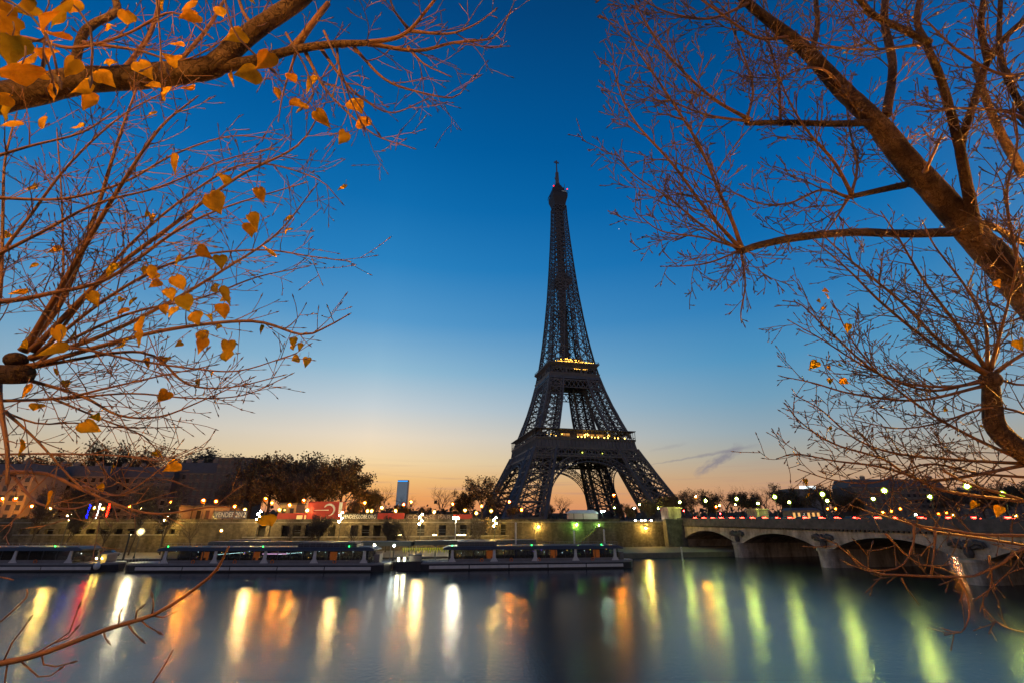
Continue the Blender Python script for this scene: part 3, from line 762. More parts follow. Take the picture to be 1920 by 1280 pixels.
for px, py, Y, c, s, lab, st in (
    (9, 934, 187, ORANGE, 24000, 'strong orange lamp at the far left edge before the lit facade', 'arm'),
    (34, 934, 188, ORANGE, 16000, 'smaller orange lamp right of the strong one before the lit facade', 'arm'),
    (94, 952, 160, WARM, 900, 'pale lamp beside a slim trunk left of the blue light tube', 'lantern'),
    (138, 958, 158, YEL, 7000, 'yellow lamp lighting a green crown left of the blue light tube', 'lantern'),
    (178, 951, 175, YEL, 700, 'small yellow lamp between the blue and white light tubes', 'lantern'),
    (193, 953, 180, YEL, 700, 'small yellow lamp between the white and red light tubes', 'lantern'),
    (265, 953, 165, WARM, 1000, 'warm lamp above the bright white quay lamp', 'lantern'),
    (385, 937, 171, ORANGE, 15000, 'strong orange lamp over the orange awning left of the lettered fence', 'arm'),
    (459, 955, 165, YEL, 900, 'small yellow lamp at the right end of the white lettered fence', 'lantern'),
    (501, 934, 185, ORANGE, 4000, 'high orange lamp above the second lamp mast', 'arm'),
    (510, 942, 178, ORANGE, 3000, 'orange lamp on a short post left of the red pavilion', 'lantern'),
    (524, 955, 170, YEL, 700, 'small yellow lamp at the left end of the red pavilion', 'lantern'),
    (572, 937, 180, ORANGE, 9000, 'strong orange lamp above the left corner of the tall red panel', 'arm'),
    (576, 956, 158, WARM, 1200, 'pale lamp on a thin post before the tall red panel', 'lantern'),
    (684, 942, 190, ORANGE, 6000, 'orange lamp glowing inside small leafy trees right of the tall red panel', 'lantern'),
    (694, 934, 215, ORANGE, 700, 'faint orange lamp high above the pair of yellow lamps', 'lantern'),
    (689, 957, 175, YEL, 1000, 'yellow lamp, left of a close pair above the website banner', 'lantern'),
    (697, 957, 175, YEL, 1000, 'yellow lamp, right of a close pair above the website banner', 'lantern'),
    (771, 940, 200, ORANGE, 7000, 'orange lamp right of the foot of the distant office tower', 'lantern'),
    (814, 959, 175, WARM, 800, 'small warm lamp above the brown lettered banner', 'lantern'),
    (849, 944, 200, ORANGE, 5000, 'orange lamp by the round bare tree left of the iron tower', 'lantern'),
    (921, 957, 175, YEL, 900, 'yellow lamp above the lamp mast left of the iron tower', 'lantern'),
    (320, 941, 166, ORANGE, 2600, 'orange lamp over the tiled house behind the leftmost lamp mast', 'lantern'), (405, 939, 172, ORANGE, 3000, 'orange lamp just right of the strong one over the orange awning', 'lantern'),
    (243, 948, 208, ORANGE, 3500, 'orange lamp right of the red light tube', 'lantern'), (440, 949, 172, ORANGE, 2500, 'orange lamp over the right end of the low orange lit house', 'lantern'), (60, 948, 188, ORANGE, 16000, 'orange lamp before the right half of the lit facade at far left', 'lantern'),
    (543, 946, 166, ORANGE, 6000, 'orange lamp behind the low red wing of the pavilion', 'lantern'), (622, 951, 190, ORANGE, 3000, 'orange lamp above the right end of the tall red panel', 'lantern'), (660, 946, 195, ORANGE, 4000, 'orange lamp just right of the tall red panel under the grove', 'lantern'),
    (716, 951, 185, YEL, 1800, 'yellow lamp above the left end of the plain red banner', 'lantern'), (742, 957, 178, YEL, 1500, 'yellow lamp above the right end of the plain red banner', 'lantern'), (757, 945, 188, ORANGE, 5000, 'orange lamp glowing in the small tree below the distant office tower', 'lantern'),
    (872, 956, 180, YEL, 1800, 'yellow lamp above the short red banner', 'lantern'), (893, 961, 175, YEL, 1500, 'yellow lamp right of the short red banner', 'lantern'), (903, 948, 205, ORANGE, 3500, 'orange lamp under the full brown tree by the iron tower', 'lantern'), (978, 955, 190, ORANGE, 2500, 'orange lamp under the left edge of the wide tower arch', 'lantern'),
    (955, 940, 200, ORANGE, 8000, 'orange lamp over the glowing leaves at the left foot of the iron tower', 'lantern')):
    street_lamp(PY(px, py, Y), ZU, c, s, lab, style=st)
street_lamp(PY(855, 969.5, 143), ZL, WHITE, 1500, 'tall white post with two bright lamps before the gallery wall', r=.36, style='double', pm=WHITEP)
street_lamp(PY(264, 996, 126), ZL, (1, .84, .5), 4200, 'brightest white lamp low over the quay between the first two boats', r=.36, group='lamps on the lower quay')
street_lamp(PY(415, 994, 140), ZL, WARM, 900, 'small pale lamp low on the quay behind the second boat', r=.2, group='lamps on the lower quay')
street_lamp(PY(702, 1021, 116), ZL, WHITE, 1300, 'white lamp at the stern rail of the second boat, left of a close pair', r=.2, group='lamps on the lower quay')
street_lamp(PY(739, 1022, 119), ZL, (.85, 1, .9), 1000, 'white lamp over the small launch, right of a close pair', r=.2, group='lamps on the lower quay')
for px, py, Y, c, sg, lab in ((1729, 1012, 192, (1, .78, .45), 3000, 'cream lamp seen under the third bridge arch, leftmost of three'), (1780, 1012, 195, (1, .42, .2), 4500, 'salmon coloured lamp seen under the third bridge arch, middle of three'), (1863, 1018, 193, (1, .8, .5), 3500, 'cream lamp at the right under the bridge, rightmost of three'), (1428, 1014, 188, YEL, 3500, 'yellow lamp seen under the second bridge arch by the first pier')):
    street_lamp(PY(px, py, Y), ZL, c, sg, lab, r=.22, group='lamps on the quay beyond the bridge')
# masts with four lamp heads
for px, Y, pys, lab, c in ((317, 146, (956, 962, 968, 974), 'tall quay mast with stacked yellow lamps, the leftmost of the masts', YEL), (488, 148, (958, 963, 968, 973), 'tall quay mast with stacked yellow lamps beside the dangling yellow leaf', WARM),
                       (641, 150, (960, 965, 971, 977), 'tall quay mast with stacked yellow lamps at the left end of the website banner', WARM), (790, 153, (963, 969, 975, 981), 'tall quay mast with stacked yellow lamps before the brown lettered banner', WARM),
                       (928, 156, (969, 974, 980, 985), 'tall quay mast with stacked yellow lamps, nearest the iron tower', YEL),
                       (133, 143, (962, 967, 972), 'quay mast with stacked yellow lamps between slim trunks at left', YEL)):
    p0 = PY(px, pys[0], Y); t = thing('lamp_mast', lab, 'lamp mast', (p0.x, p0.y, ZL), 0, 'lamp masts on the quay')
    h = p0.z - ZL
    MB().lathe((0, 0, 0), [(.2, 0), (.2, .8), (.12, 1.0), (.08, h + .3)], 8).build('mast', POSTM, t)
    for k, py in enumerate(pys):
        q = PY(px, py, Y); zz = q.z - ZL; sd_ = -1 if k % 2 else 1
        MB().bar((0, 0, zz + .1), (sd_ * .35, -.35, zz + .1), .06).build('bracket', POSTM, t)
        MB().ball((sd_ * .38, -.4, zz), .26, 8, 6).build('globe', lamp_glow(c, 2500), t)
# lamps fixed on walls
def wall_lamp(px, py, Y, c, s, lab, r=.22, n=(0, 1)):
    p = PY(px, py, Y); t = thing('wall_lamp', lab, 'lamp', p, 0)
    MB().tube([(0, 0.15, .1), (0, .5, .3), (0, 1.3, .3)], [.05, .05, .06], 6).lathe((0, 0, r * .9), [(r * .8, 0), (r * .4, .14), (.03, .2)], 8).build('bracket', DARKM, t)
    MB().ball((0, 0, 0), r, 10, 6).build('globe', lamp_glow(c, s), t)
wall_lamp(1010, 987, lerp_line(QW, XH(1010, 168)) - 1.0, YEL, 4500, 'yellow lamp on the plain stone wall below the tower')
wall_lamp(1211, 989, lerp_line(QW, XH(1211, 178)) - 1.2, YEL, 8000, 'yellow lamp on the stone wall just left of the bridge')
wall_lamp(1316, 1001, 186, YEL, 9000, 'yellow lamp glowing under the first bridge arch')
wall_lamp(1081, 983, lerp_line(QW, XH(1081, 170)) - .8, (0.35, 1.0, 0.12), 3000, 'brighter green lamp at the left edge of the quay stairs')
wall_lamp(1123, 984, lerp_line(QW, XH(1123, 172)) - .8, (0.4, 1.0, 0.2), 2500, 'fainter green lamp at the right edge of the quay stairs', .16)
for px, py, Y, w, lab in ((742, 1002, 155, 3.6, 'lit tube lamp over a low hut before the gallery wall, leftmost of three wall lights'), (865, 1002, 159, 3.0, 'lit tube lamp on the gallery wall right of the two headed lamp'), (815, 1002, 158, 1.4, 'short lit tube lamp between the lamp masts on the gallery wall')):
    p = PY(px, py, Y - 1.2); t = thing('tube_lamp', lab, 'lamp', p)
    MB().box(-w / 2, w / 2, 0, .14, -.08, .3).build('housing', DARKM, t)
    MB().box(-w / 2 + .05, w / 2 - .05, -.1, -.003, -.1, .16).build('tube', lamp_glow((1, .75, .28), 14), t)

# lamps on the near bank (behind / beside the camera) that light the overhanging branches
for p, zg, c, s, lab in (((-1.8, 5.0, 6.2), 1.4, (1.0, .38, .04), 4200, 'sodium lamp on the near lower quay under the left poplars'), ((9.6, 5.6, 13.0), 1.4, (1.0, .42, .05), 20000, 'sodium lamp on the near quay right of the leaning poplar'),
                        ((-3.2, -2.2, 14.6), 9.4, (1.0, .43, .05), 8200, 'sodium lamp on the near upper quay behind the viewer'), ((4.2, 6.0, 5.6), 1.4, (1.0, .38, .05), 2300, 'sodium lamp on the near lower quay under the right poplars')):
    street_lamp(Vector(p), zg, c, s, lab, r=.2, group='sodium lamps on the near bank')

# traffic lights
for px, py, Y, lab in ((1282, 957, 200, 'red traffic light right of the bridge pedestal'), (1350, 962, 205, 'red traffic light behind the bridge roadway further right')):
    p = PY(px, py, Y); t = thing('traffic_light', lab, 'traffic light', (p.x, p.y, ZU))
    h = p.z - ZU
    MB().tube([(0, 0, 0), (0, 0, h - .5)], [.07, .06], 6).build('post', DARKM, t)
    MB().box(-.22, .22, -.1, .2, h - .95, h + .35).build('housing', DARKM, t)
    MB().ball((0, -.16, h), .26, 8, 6).build('red_lamp', lamp_glow((1, .03, .03), 260), t)
# tricolour light tubes
for (x0, y0, x1, y1, c, nm) in ((169, 943, 161, 972, (0.001, .006, 1.0), 'blue'), (188, 943, 179, 974, (.12, .115, .11), 'white'), (207, 942, 197, 974, (1.0, .004, .001), 'red')):
    a, b = PY(x0, y0, 153.5), PY(x1, y1, 153.5); t = thing('light_tube', 'tall %s neon light tube standing on the quay wall' % nm, 'light tube', (b.x, b.y, ZU + .4), 0, 'tricolour light tubes')
    hh = a.z - ZU - .4
    MB().lathe((0, 0, 0), [(.3, 0), (.3, .12), (.1, .2), (.1, b.z - ZU - .5)], 8).build('stand', DARKM, t)
    MB().tube([(0, 0, b.z - ZU - .42), (0, 0, hh)], [.2, .2], 8).build('tube', lamp_glow(c, 60), t)

# ------------------------------------------------------------------ far bank trees
def grow_far(mb, lf, p, d, Ln, r, lvl, R, leaf, upb, spread, maxl=4):
    n = 4; pts = [p]; rr = [r]; dd = d.copy()
    for i in range(n):
        dd = (dd + Vector((R.uniform(-1, 1), R.uniform(-1, 1), R.uniform(-.6, 1) + upb)) * .16).normalized()
        p = p + dd * (Ln / n); pts.append(p); rr.append(r * (1 - .55 * (i + 1) / n))
    mb.tube(pts, rr, 6 if lvl == 0 else (4 if lvl == 1 else 3), cap=False)
    if lvl >= maxl - 1 and leaf:
        for q in pts[1:]:
            for _ in range(leaf):
                c = q + Vector((R.gauss(0, .35), R.gauss(0, .35), R.gauss(0, .35))); s = R.uniform(.10, .24)
                a = Vector((R.uniform(-1, 1), R.uniform(-1, 1), R.uniform(-1, 1))).normalized() * s; b = a.orthogonal().normalized() * s * R.uniform(.6, 1)
                lf.poly([c - a, c + b, c + a, c - b])
    if lvl >= maxl: return
    nc = (6, 5, 4, 3)[lvl] if lvl < 4 else 2
    for k in range(nc):
        t = (0.45 + .55 * (k + R.random()) / nc) if lvl == 0 else (0.25 + .75 * (k + R.random()) / nc)
        i = min(n - 1, int(t * n)); q = pts[i].lerp(pts[i + 1], t * n - i)
        ax = (pts[i + 1] - pts[i]).normalized(); o = ax.orthogonal().normalized()
        o.rotate(Matrix.Rotation(2.4 * k + R.uniform(-.5, .5) + lvl, 3, ax))
        ang = spread * R.uniform(.7, 1.25)
        nd = (ax * cos(ang) + o * sin(ang)).normalized()
        grow_far(mb, lf, q, nd, Ln * R.uniform(.5, .72) * (1.12 if lvl == 0 else 1), max(.022, rr[i] * .58), lvl + 1, R, leaf, upb, spread, maxl)
def tree_proto(seed, leaf, upb=.25, spread=.75, trunk=6.0, r=.32):
    R = random.Random(seed); mb, lf = MB(), MB()
    grow_far(mb, lf, Vector((0, 0, -.3)), Vector((0, 0, 1)), trunk, r, 0, R, leaf, upb, spread)
    hh = max(v[2] for v in mb.v)
    return mb.mesh('trunk', BARK), (lf.mesh('crown', FOL if seed % 2 else FOLD) if leaf else None), hh
PROTO = {}
for i, s in enumerate((3, 4, 9)): PROTO['bare%d' % i] = tree_proto(s, 0, .2, .7)
for i, s in enumerate((11, 14, 17, 20)): PROTO['leafy%d' % i] = tree_proto(s, 2 if s % 2 else 4, .22, .75)
PROTO['tall0'] = tree_proto(31, 2, .5, .5, 7.5, .3)
PROTO['tall1'] = tree_proto(34, 3, .45, .55, 7.0, .3)
tr = random.Random(8)
def far_tree(px, ytop, Y, kind, label, group, zg=ZU, sx=1.0):
    tm, cm, hh = PROTO[kind]; p = PY(px, ytop, Y); sc = (p.z - zg) / hh
    t = thing('bare_tree' if cm is None else 'leafy_tree', label, 'tree', (p.x, p.y, zg), tr.uniform(0, 6.28), group)
    t.scale = (sc * sx, sc * sx, sc)
    o = bpy.data.objects.new('trunk', tm); C.objects.link(o); o.parent = t
    if cm: o = bpy.data.objects.new('crown', cm); C.objects.link(o); o.parent = t
far = [
 (-40, 845, 240, 'leafy0', 'dark tree at the far left edge behind the rooftops'), (40, 850, 250, 'leafy2', 'dark tree behind the rooftop above the orange lit facade'),
 (120, 838, 255, 'tall1', 'thin tree left of the tallest tree behind the left rooftops'),
 (190, 821, 250, 'tall0', 'tallest airy tree showing over the left rooftops'), (240, 824, 252, 'tall1', 'airy tree right of the tallest one over the left rooftops'), (290, 834, 256, 'tall0', 'lower airy tree over the middle of the left roofline'),
 (345, 843, 256, 'tall1', 'low thin tree just left of the flat roofed block'), (388, 842, 262, 'leafy1', 'round crown showing left of the flat roofed block'),
 (487, 862, 222, 'leafy0', 'leafy tree right against the flat roofed block'), (520, 856, 216, 'leafy1', 'tall dark leafy tree, first of the big grove left of centre'), (552, 852, 212, 'leafy2', 'tall dark leafy tree in the left half of the grove'),
 (584, 849, 214, 'leafy3', 'tall dark leafy tree in the middle of the grove above the red panel'), (612, 853, 211, 'leafy0', 'tall dark leafy tree in the right half of the grove'), (648, 862, 205, 'leafy1', 'spreading tree at the right end of the grove with sky showing through'),
 (535, 880, 200, 'leafy3', 'lower dark tree in front of the left half of the grove'), (575, 885, 198, 'leafy2', 'lower dark tree in front of the middle of the grove'), (605, 890, 200, 'leafy1', 'lower dark tree behind the tall red panel'),
 (440, 893, 205, 'leafy0', 'dark tree in front of the flat roofed block'), (480, 898, 200, 'leafy2', 'dark tree above the second lamp mast'), (350, 893, 200, 'bare1', 'bare tree before the left facades beside the orange awning'), (300, 900, 200, 'bare0', 'bare tree before the left facades above the leftmost lamp mast'),
 (230, 905, 195, 'bare2', 'bare tree before the facades right of the red light tube'), (150, 900, 195, 'leafy3', 'dark tree before the facades above the blue light tube'),
 (690, 915, 215, 'leafy0', 'low dark tree right of the grove'), (725, 903, 235, 'bare0', 'round bare tree just left of the distant office tower'), (702, 918, 200, 'leafy1', 'low brown tree glowing above the pair of yellow lamps'),
 (676, 932, 192, 'leafy3', 'small leafy tree lit orange by its lamp right of the tall red panel'), (757, 945, 194, 'leafy1', 'small leafy tree lit orange below the distant office tower'), (795, 948, 196, 'leafy0', 'small brown tree left of the round bare tree'),
 (770, 925, 250, 'bare2', 'small bare tree right of the foot of the distant office tower'), (828, 907, 225, 'bare1', 'round bare tree alone against the orange sky left of the iron tower'), (860, 935, 230, 'leafy2', 'low dark bush like tree right of the round bare tree'),
 (905, 891, 228, 'leafy0', 'full brown tree touching the left foot of the iron tower'), (880, 912, 232, 'leafy3', 'brown tree on the left flank of the full tree by the iron tower'), (962, 946, 196, 'leafy1', 'small tree with orange lit leaves before the left foot of the iron tower'),
 (930, 930, 236, 'leafy2', 'dark tree under the left foot of the iron tower'), (985, 952, 240, 'bare0', 'bare tree under the left arch edge of the iron tower'), (1052, 925, 300, 'bare1', 'bare tree framed by the wide arch of the iron tower'), (1030, 945, 290, 'leafy2', 'low dark tree under the wide arch left of the framed bare tree'),
 (1212, 934, 238, 'leafy0', 'dark tree before the right foot of the tower, left of the bridge'), (1246, 930, 232, 'leafy2', 'dark tree before the right foot of the tower, touching the bridge pedestal'), (1176, 944, 236, 'leafy3', 'low dark tree before the far feet of the tower under the small right arch'),
 (1160, 942, 300, 'leafy0', 'dark tree behind the right feet of the iron tower'), (1190, 948, 280, 'leafy3', 'dark tree behind the white lamps left of the bridge'), (1225, 940, 280, 'leafy1', 'dark tree just left of the bridge pedestal'), (1262, 925, 275, 'leafy2', 'dark tree rising above the bridge pedestal'), (1292, 915, 270, 'leafy0', 'tree beside the tall amber lamp, on its left'),
 (1320, 918, 285, 'leafy3', 'dark tree beside the tall amber lamp, on its right'), (1352, 906, 270, 'bare2', 'tree with bare top sticking out above the grove past the bridge end'), (1385, 922, 280, 'leafy1', 'dark tree between the first two lantern pairs past the bridge end'), (1408, 922, 300, 'leafy0', 'dark tree behind the far bridge pedestal, left of it'),
 (1430, 903, 280, 'bare0', 'thin bare tree standing highest behind the far bridge pedestal'), (1452, 906, 290, 'leafy3', 'leafy tree next to the thin bare tree behind the far pedestal'), (1490, 925, 300, 'leafy1', 'dark tree behind the small pavilion with lit windows'), (1535, 908, 270, 'leafy2', 'broad dark tree right of the lit roof sign'),
 (1568, 915, 262, 'leafy0', 'dark tree left of the long apartment facade'), (1600, 922, 255, 'leafy3', 'dark tree before the left end of the apartment facade'), (1740, 905, 290, 'leafy1', 'dark tree above the right end of the apartment facade'), (1785, 912, 250, 'leafy2', 'dark tree right of the apartment facade'),
 (1825, 905, 255, 'leafy0', 'dark tree behind the highest green lantern'), (1868, 900, 245, 'leafy3', 'dark tree near the right edge behind the bridge'), (1910, 903, 250, 'leafy1', 'dark tree at the right edge behind the bridge'), (1960, 895, 250, 'leafy2', 'dark tree just past the right edge')]
for px, yt, Y, k, lab in far: far_tree(px, yt, Y, k, lab, 'trees on the far bank')
# slim quay trees whose pale trunks are lit from below
for px, yt, Y, k, lab in ((97, 905, 136, 'tall0', 'slim quay tree with a lit trunk left of the light tubes'), (152, 925, 135, 'tall1', 'slim quay tree with a dark trunk below the blue light tube'), (280, 895, 138, 'tall0', 'slim quay tree behind the bright white quay lamp'), (330, 918, 140, 'tall1', 'slim quay tree beside the leftmost lamp mast')):
    far_tree(px, yt, Y, k, lab, 'slim trees on the lower quay', ZL, .62)
for px, yt, Y, k, lab in ((547, 962, 146, 'bare1', 'small bare quay tree before the gallery wall under the low red wing'), (604, 966, 147, 'leafy1', 'small brown quay tree before the gallery wall under the tall red panel'), (668, 968, 148, 'bare2', 'small bare quay tree before the gallery wall right of the mast at the website banner'),
                       (728, 966, 150, 'leafy3', 'small brown quay tree before the gallery wall under the plain red banner'), (772, 962, 151, 'bare0', 'small bare quay tree before the gallery wall left of the brown banner mast'), (898, 966, 154, 'leafy0', 'small dark quay tree before the gallery wall left of the mast nearest the iron tower'), (215, 950, 141, 'bare1', 'small bare quay tree below the red light tube'), (372, 958, 143, 'bare2', 'small bare quay tree right of the leftmost lamp mast')):
    far_tree(px, yt, Y, k, lab, 'small trees on the lower quay', ZL, .8)
# hedge
h = MB(); R = random.Random(4)
for i in range(1800):
    c = Vector((R.uniform(-190, -125), 0, 0)); c.y = lerp_line(QW, c.x) + 3.2 + R.gauss(0, .6); c.z = ZU + abs(R.gauss(0, .9)) + .1
    a = Vector((R.uniform(-1, 1), R.uniform(-1, 1), R.uniform(-1, 1))).normalized() * R.uniform(.2, .5); b = a.orthogonal() * .8
    h.poly([c - a, c + b, c + a, c - b])
tag(h.build('hedge', FOLD), 'long clipped hedge on the quay before the orange lit facade', 'hedge')

# ------------------------------------------------------------------ buildings
LITW = glow('lit_window', 1.0, .5, .14, 1.0)
def building(px0, px1, ytop, Y, depth, label, floors, bays, roof='mansard', lit=(), facade=None, wy0=.12, name='apartment_building', chim=3, zg=ZU):
    a, b = PY(px0, ytop, Y), PY(px1, ytop, Y); hh = a.z - zg; w = b.x - a.x
    t = thing(name, label, 'building', (a.x, Y, zg)); facade = facade or FACADE
    rh = min(5.0, hh * .2) if roof == 'mansard' else .6
    wh = hh - rh
    MB().box(0, w, 0, depth, 0, wh).build('wall', facade, t)
    if roof == 'mansard':
        mb = MB().loft([[(-.3, -.3, wh), (w + .3, -.3, wh), (w + .3, depth + .3, wh), (-.3, depth + .3, wh)], [(1.2, 1.4, hh), (w - 1.2, 1.4, hh), (w - 1.2, depth - 1.4, hh), (1.2, depth - 1.4, hh)]])
    else: mb = MB().box(-.3, w + .3, -.3, depth + .3, wh + .003, hh)
    rf = mb.build('roof', SLATE, t)
    R = random.Random(int(px0 * 7 + 3))
    for i in range(chim):
        x = w * (i + .5 + R.uniform(-.3, .3)) / chim; mb = MB().box(x - 1.1, x + 1.1, 2, 3.2, hh - .5, hh + 1.6)
        for q in range(4): mb.lathe((x - .8 + .53 * q, 2.6, hh + 1.6), [(.14, 0), (.12, .6)], 6)
        mb.build('chimney', FACADE, rf)
    fh = wh / floors; bw = w / bays
    wm = MB().box(-bw * .24, bw * .24, -.04, .1, fh * .2, fh * .8).mesh('window', WINDOW); fm = MB().box(-bw * .24 - .15, bw * .24 + .15, -.12, .05, fh * .2 - .2, fh * .2).box(-bw * .24 - .15, bw * .24 + .15, -.12, .05, fh * .8, fh * .8 + .2).mesh('frame', CONC)
    lm = MB().box(-bw * .24, bw * .24, -.05, .1, fh * .2, fh * .8).mesh('window', LITW)
    for f in range(floors):
        for k in range(bays):
            o = bpy.data.objects.new('window', lm if (f, k) in lit else wm); C.objects.link(o); o.parent = t; o.location = (bw * (k + .5), 0, fh * f)
            q = bpy.data.objects.new('frame', fm); C.objects.link(q); q.parent = o
    mb = MB()
    for f in range(1, floors + 1): mb.box(-.05, w + .05, -.22, 0, fh * f - .16, fh * f - .003)
    mb.build('string_course', CONC, t)
    return t
building(-140, 72, 868, 196, 16, 'orange lit stone building at the far left edge behind the hedge', 5, 12, lit=((0, 8),))
building(78, 205, 872, 214, 14, 'dark mansard building behind the light tubes', 6, 9, facade=DARKFAC)
building(208, 330, 874, 222, 14, 'dark mansard building between the light tubes and the leftmost lamp mast', 6, 8, facade=DARKFAC)
building(333, 410, 866, 226, 14, 'dark building left of the flat roofed block', 6, 6, facade=DARKFAC)
bt = building(411, 474, 857, 224, 16, 'taller flat roofed block with a railing along its top, left of the grove', 8, 6, facade=DARKFAC, roof='flat', chim=0)
mb = MB(); w = 16.5
for i in range(20): mb.bar((.3 + .83 * i, .2, 31.5), (.3 + .83 * i, .2, 33.0), .1)
building(1592, 1765, 897, 262, 16, 'long dark apartment facade behind the bridge at right', 6, 16, facade=DARKFAC, lit=((0, 3), (0, 9)))
building(1770, 1990, 918, 300, 16, 'dark building behind the trees at the right edge', 5, 12, facade=DARKFAC)
# small pavilion and kiosk, awnings
t = building(1482, 1536, 951, 238, 8, 'small pavilion with glowing windows behind the bridge', 1, 6, roof='mansard', lit=((0, 0), (0, 1), (0, 3), (0, 4), (0, 5)), name='pavilion', chim=0)
p0, p1 = PY(1065, 972, 196), PY(1122, 955, 196)
t = thing('kiosk', 'low white roofed kiosk standing under the wide arch of the iron tower', 'kiosk', (p0.x, 196, ZU)); w = p1.x - p0.x; hh = p1.z - ZU
MB().box(.3, w - .3, 0, 6, 0, hh - 1.3).build('wall', mat('kiosk_wall', (.55, .42, .34), .7), t)
MB().loft([[(-.3, -.5, hh - 1.297), (w + .3, -.5, hh - 1.297), (w + .3, 6.5, hh - 1.297), (-.3, 6.5, hh - 1.297)], [(1.5, 2, hh), (w - 1.5, 2, hh), (w - 1.5, 4, hh), (1.5, 4, hh)]]).build('roof', WHITEP, t)
for f in (.2, .5, .98): MB().box(w * f - .2, w * f + .02, -.15, -.003, 0, hh - 1.3).build('post', DARKM, t)
p0, p1 = PY(1494, 923, 420), PY(1524, 911, 420)
t = thing('office_block', 'distant low office block with a bright white sign on its roof', 'building', (p0.x - 8, 420, ZU))
MB().box(0, 34, 0, 14, 0, p1.z - ZU - 2).build('wall', FACADE, t)
MB().box(12, 26, .5, 1.0, p1.z - ZU - 1.9, p1.z - ZU + .4).build('sign', glow('roof_sign', .8, .95, 1.0, 2.5), t)
# distant office tower
a, b = PY(745, 899, 2500), PY(766, 899, 2500); w = b.x - a.x
t = thing('office_tower', 'distant slab office tower with a glowing blue top left of the iron tower', 'building', (a.x, 2500, ZU)); hh = a.z - ZU
TG = mat('tower_glass', (.10, .13, .17), .25, spec=.6, noise=(.05, (.14, .17, .21)))
MB().prism([(2, 0), (w - 2, 0), (w, 10), (w, 25), (w - 2, 35), (2, 35), (0, 25), (0, 10)], 0, hh - 9).build('wall', TG, t)
MB().prism([(3, 1), (w - 3, 1), (w - 1, 10), (w - 1, 25), (3, 34), (1, 25), (1, 10)], hh - 8.9, hh).build('crown', DARKM, t)
MB().box(3.5, w - 3.5, .3, .9, hh - 7.5, hh - 3).build('blue_sign', glow('blue_top', .02, .35, 1.0, 1.6), t)
mb = MB()
for i in range(40): mb.box(3, w - 3, -.5, -.1, 5 + i * 4.4, 7.6 + i * 4.4)
mb.build('glow_bands', glow('facade_bands', .42, .55, .70, .30), t)  # weak glow added to brighten the slab's facade, not lit rooms
# far skyline: many low roofs and a wooded rise to hide the bare horizon
mb = MB(); R = random.Random(12)
for i in range(300):
    x = -2600 + 5200 * i / 300 + R.uniform(-10, 10); y = R.uniform(900, 1300); hgt = R.uniform(5, 15)
    mb.box(x - 16, x + 16, y, y + 12, ZU, ZU + hgt)
o = tag(mb.build('rooftops', SLATE), 'far off low city rooftops along the horizon behind everything', 'skyline', kind='stuff')
mb = MB()
for i in range(26000):
    x = R.uniform(-900, 900); y = R.uniform(330, 520); z = ZU + abs(R.gauss(0, 3.6)); s = R.uniform(.8, 2.0)
    if abs(x - 46) < 75 and y < 430: continue
    a = Vector((R.uniform(-1, 1), R.uniform(-1, 1), R.uniform(-1, 1))).normalized() * s; b = a.orthogonal().normalized() * s; c = Vector((x, y, z))
    mb.poly([c - a, c + b, c + a, c - b])
tag(mb.build('park_trees', FOLD), 'low mass of dark park trees far behind the iron tower', 'trees', kind='stuff')

# ------------------------------------------------------------------ banners and the red pavilion on top of the quay wall
def banner(px0, px1, y0, y1, m, label, txt=None, tm=None, Y=None, cat='banner', name='banner'):
    xm = XH((px0 + px1) / 2, 155); Y = Y or lerp_line(QW, xm) + 1.6
    a, b = PY(px0, y1, Y), PY(px1, y0, Y); x0, x1 = a.x, b.x; hh = b.z - ZU; zb = a.z - ZU
    rz = atan2(lerp_line(QW, x1) - lerp_line(QW, x0), x1 - x0)
    t = thing(name, label, cat, ((x0 + x1) / 2, Y, ZU), rz); w = x1 - x0
    mb = MB(); n = max(2, int(w / 3) + 1)
    for i in range(n): mb.bar((-w / 2 + w * i / (n - 1), .12, 0), (-w / 2 + w * i / (n - 1), .12, hh), .09)
    mb.build('posts', GREYM, t)
    MB().box(-w / 2, w / 2, -.03, .03, max(zb, .2), hh).build('cloth', m, t)
    if txt:
        o = bpy.data.objects.new('lettering', text_mesh(txt, w * .94, (hh - max(zb, .2)) * .66)); C.objects.link(o); o.parent = t; o.location = (0, -.07, (hh + max(zb, .2)) / 2)
        o.data.materials.clear(); o.data.materials.append(tm)
    return t
LETW = mat('white_letters', (.75, .72, .66), .6)
GREYB = mat('grey_banner', (.045, .045, .05), .7)
banner(402, 462, 957, 971, mat('pale_banner', (.10, .10, .14), .6), 'dark fence banner with white event lettering between the first two lamp masts', 'VENDEE 2012', LETW)
banner(641, 706, 962, 973, GREYB, 'dark banner with a website address in white capitals', 'VENDEEGLOBE.ORG', LETW)
banner(708, 758, 961, 974, RED, 'plain red banner right of the website banner')
banner(762, 848, 963, 974, mat('brown_banner', (.10, .06, .045), .7), 'brown banner with faint lettering right of the plain red one', 'COURSE PAR', mat('dull_letters', (.30, .22, .17), .7))
banner(849, 886, 963, 973, RED, 'short red banner left of the lamp mast nearest the iron tower')
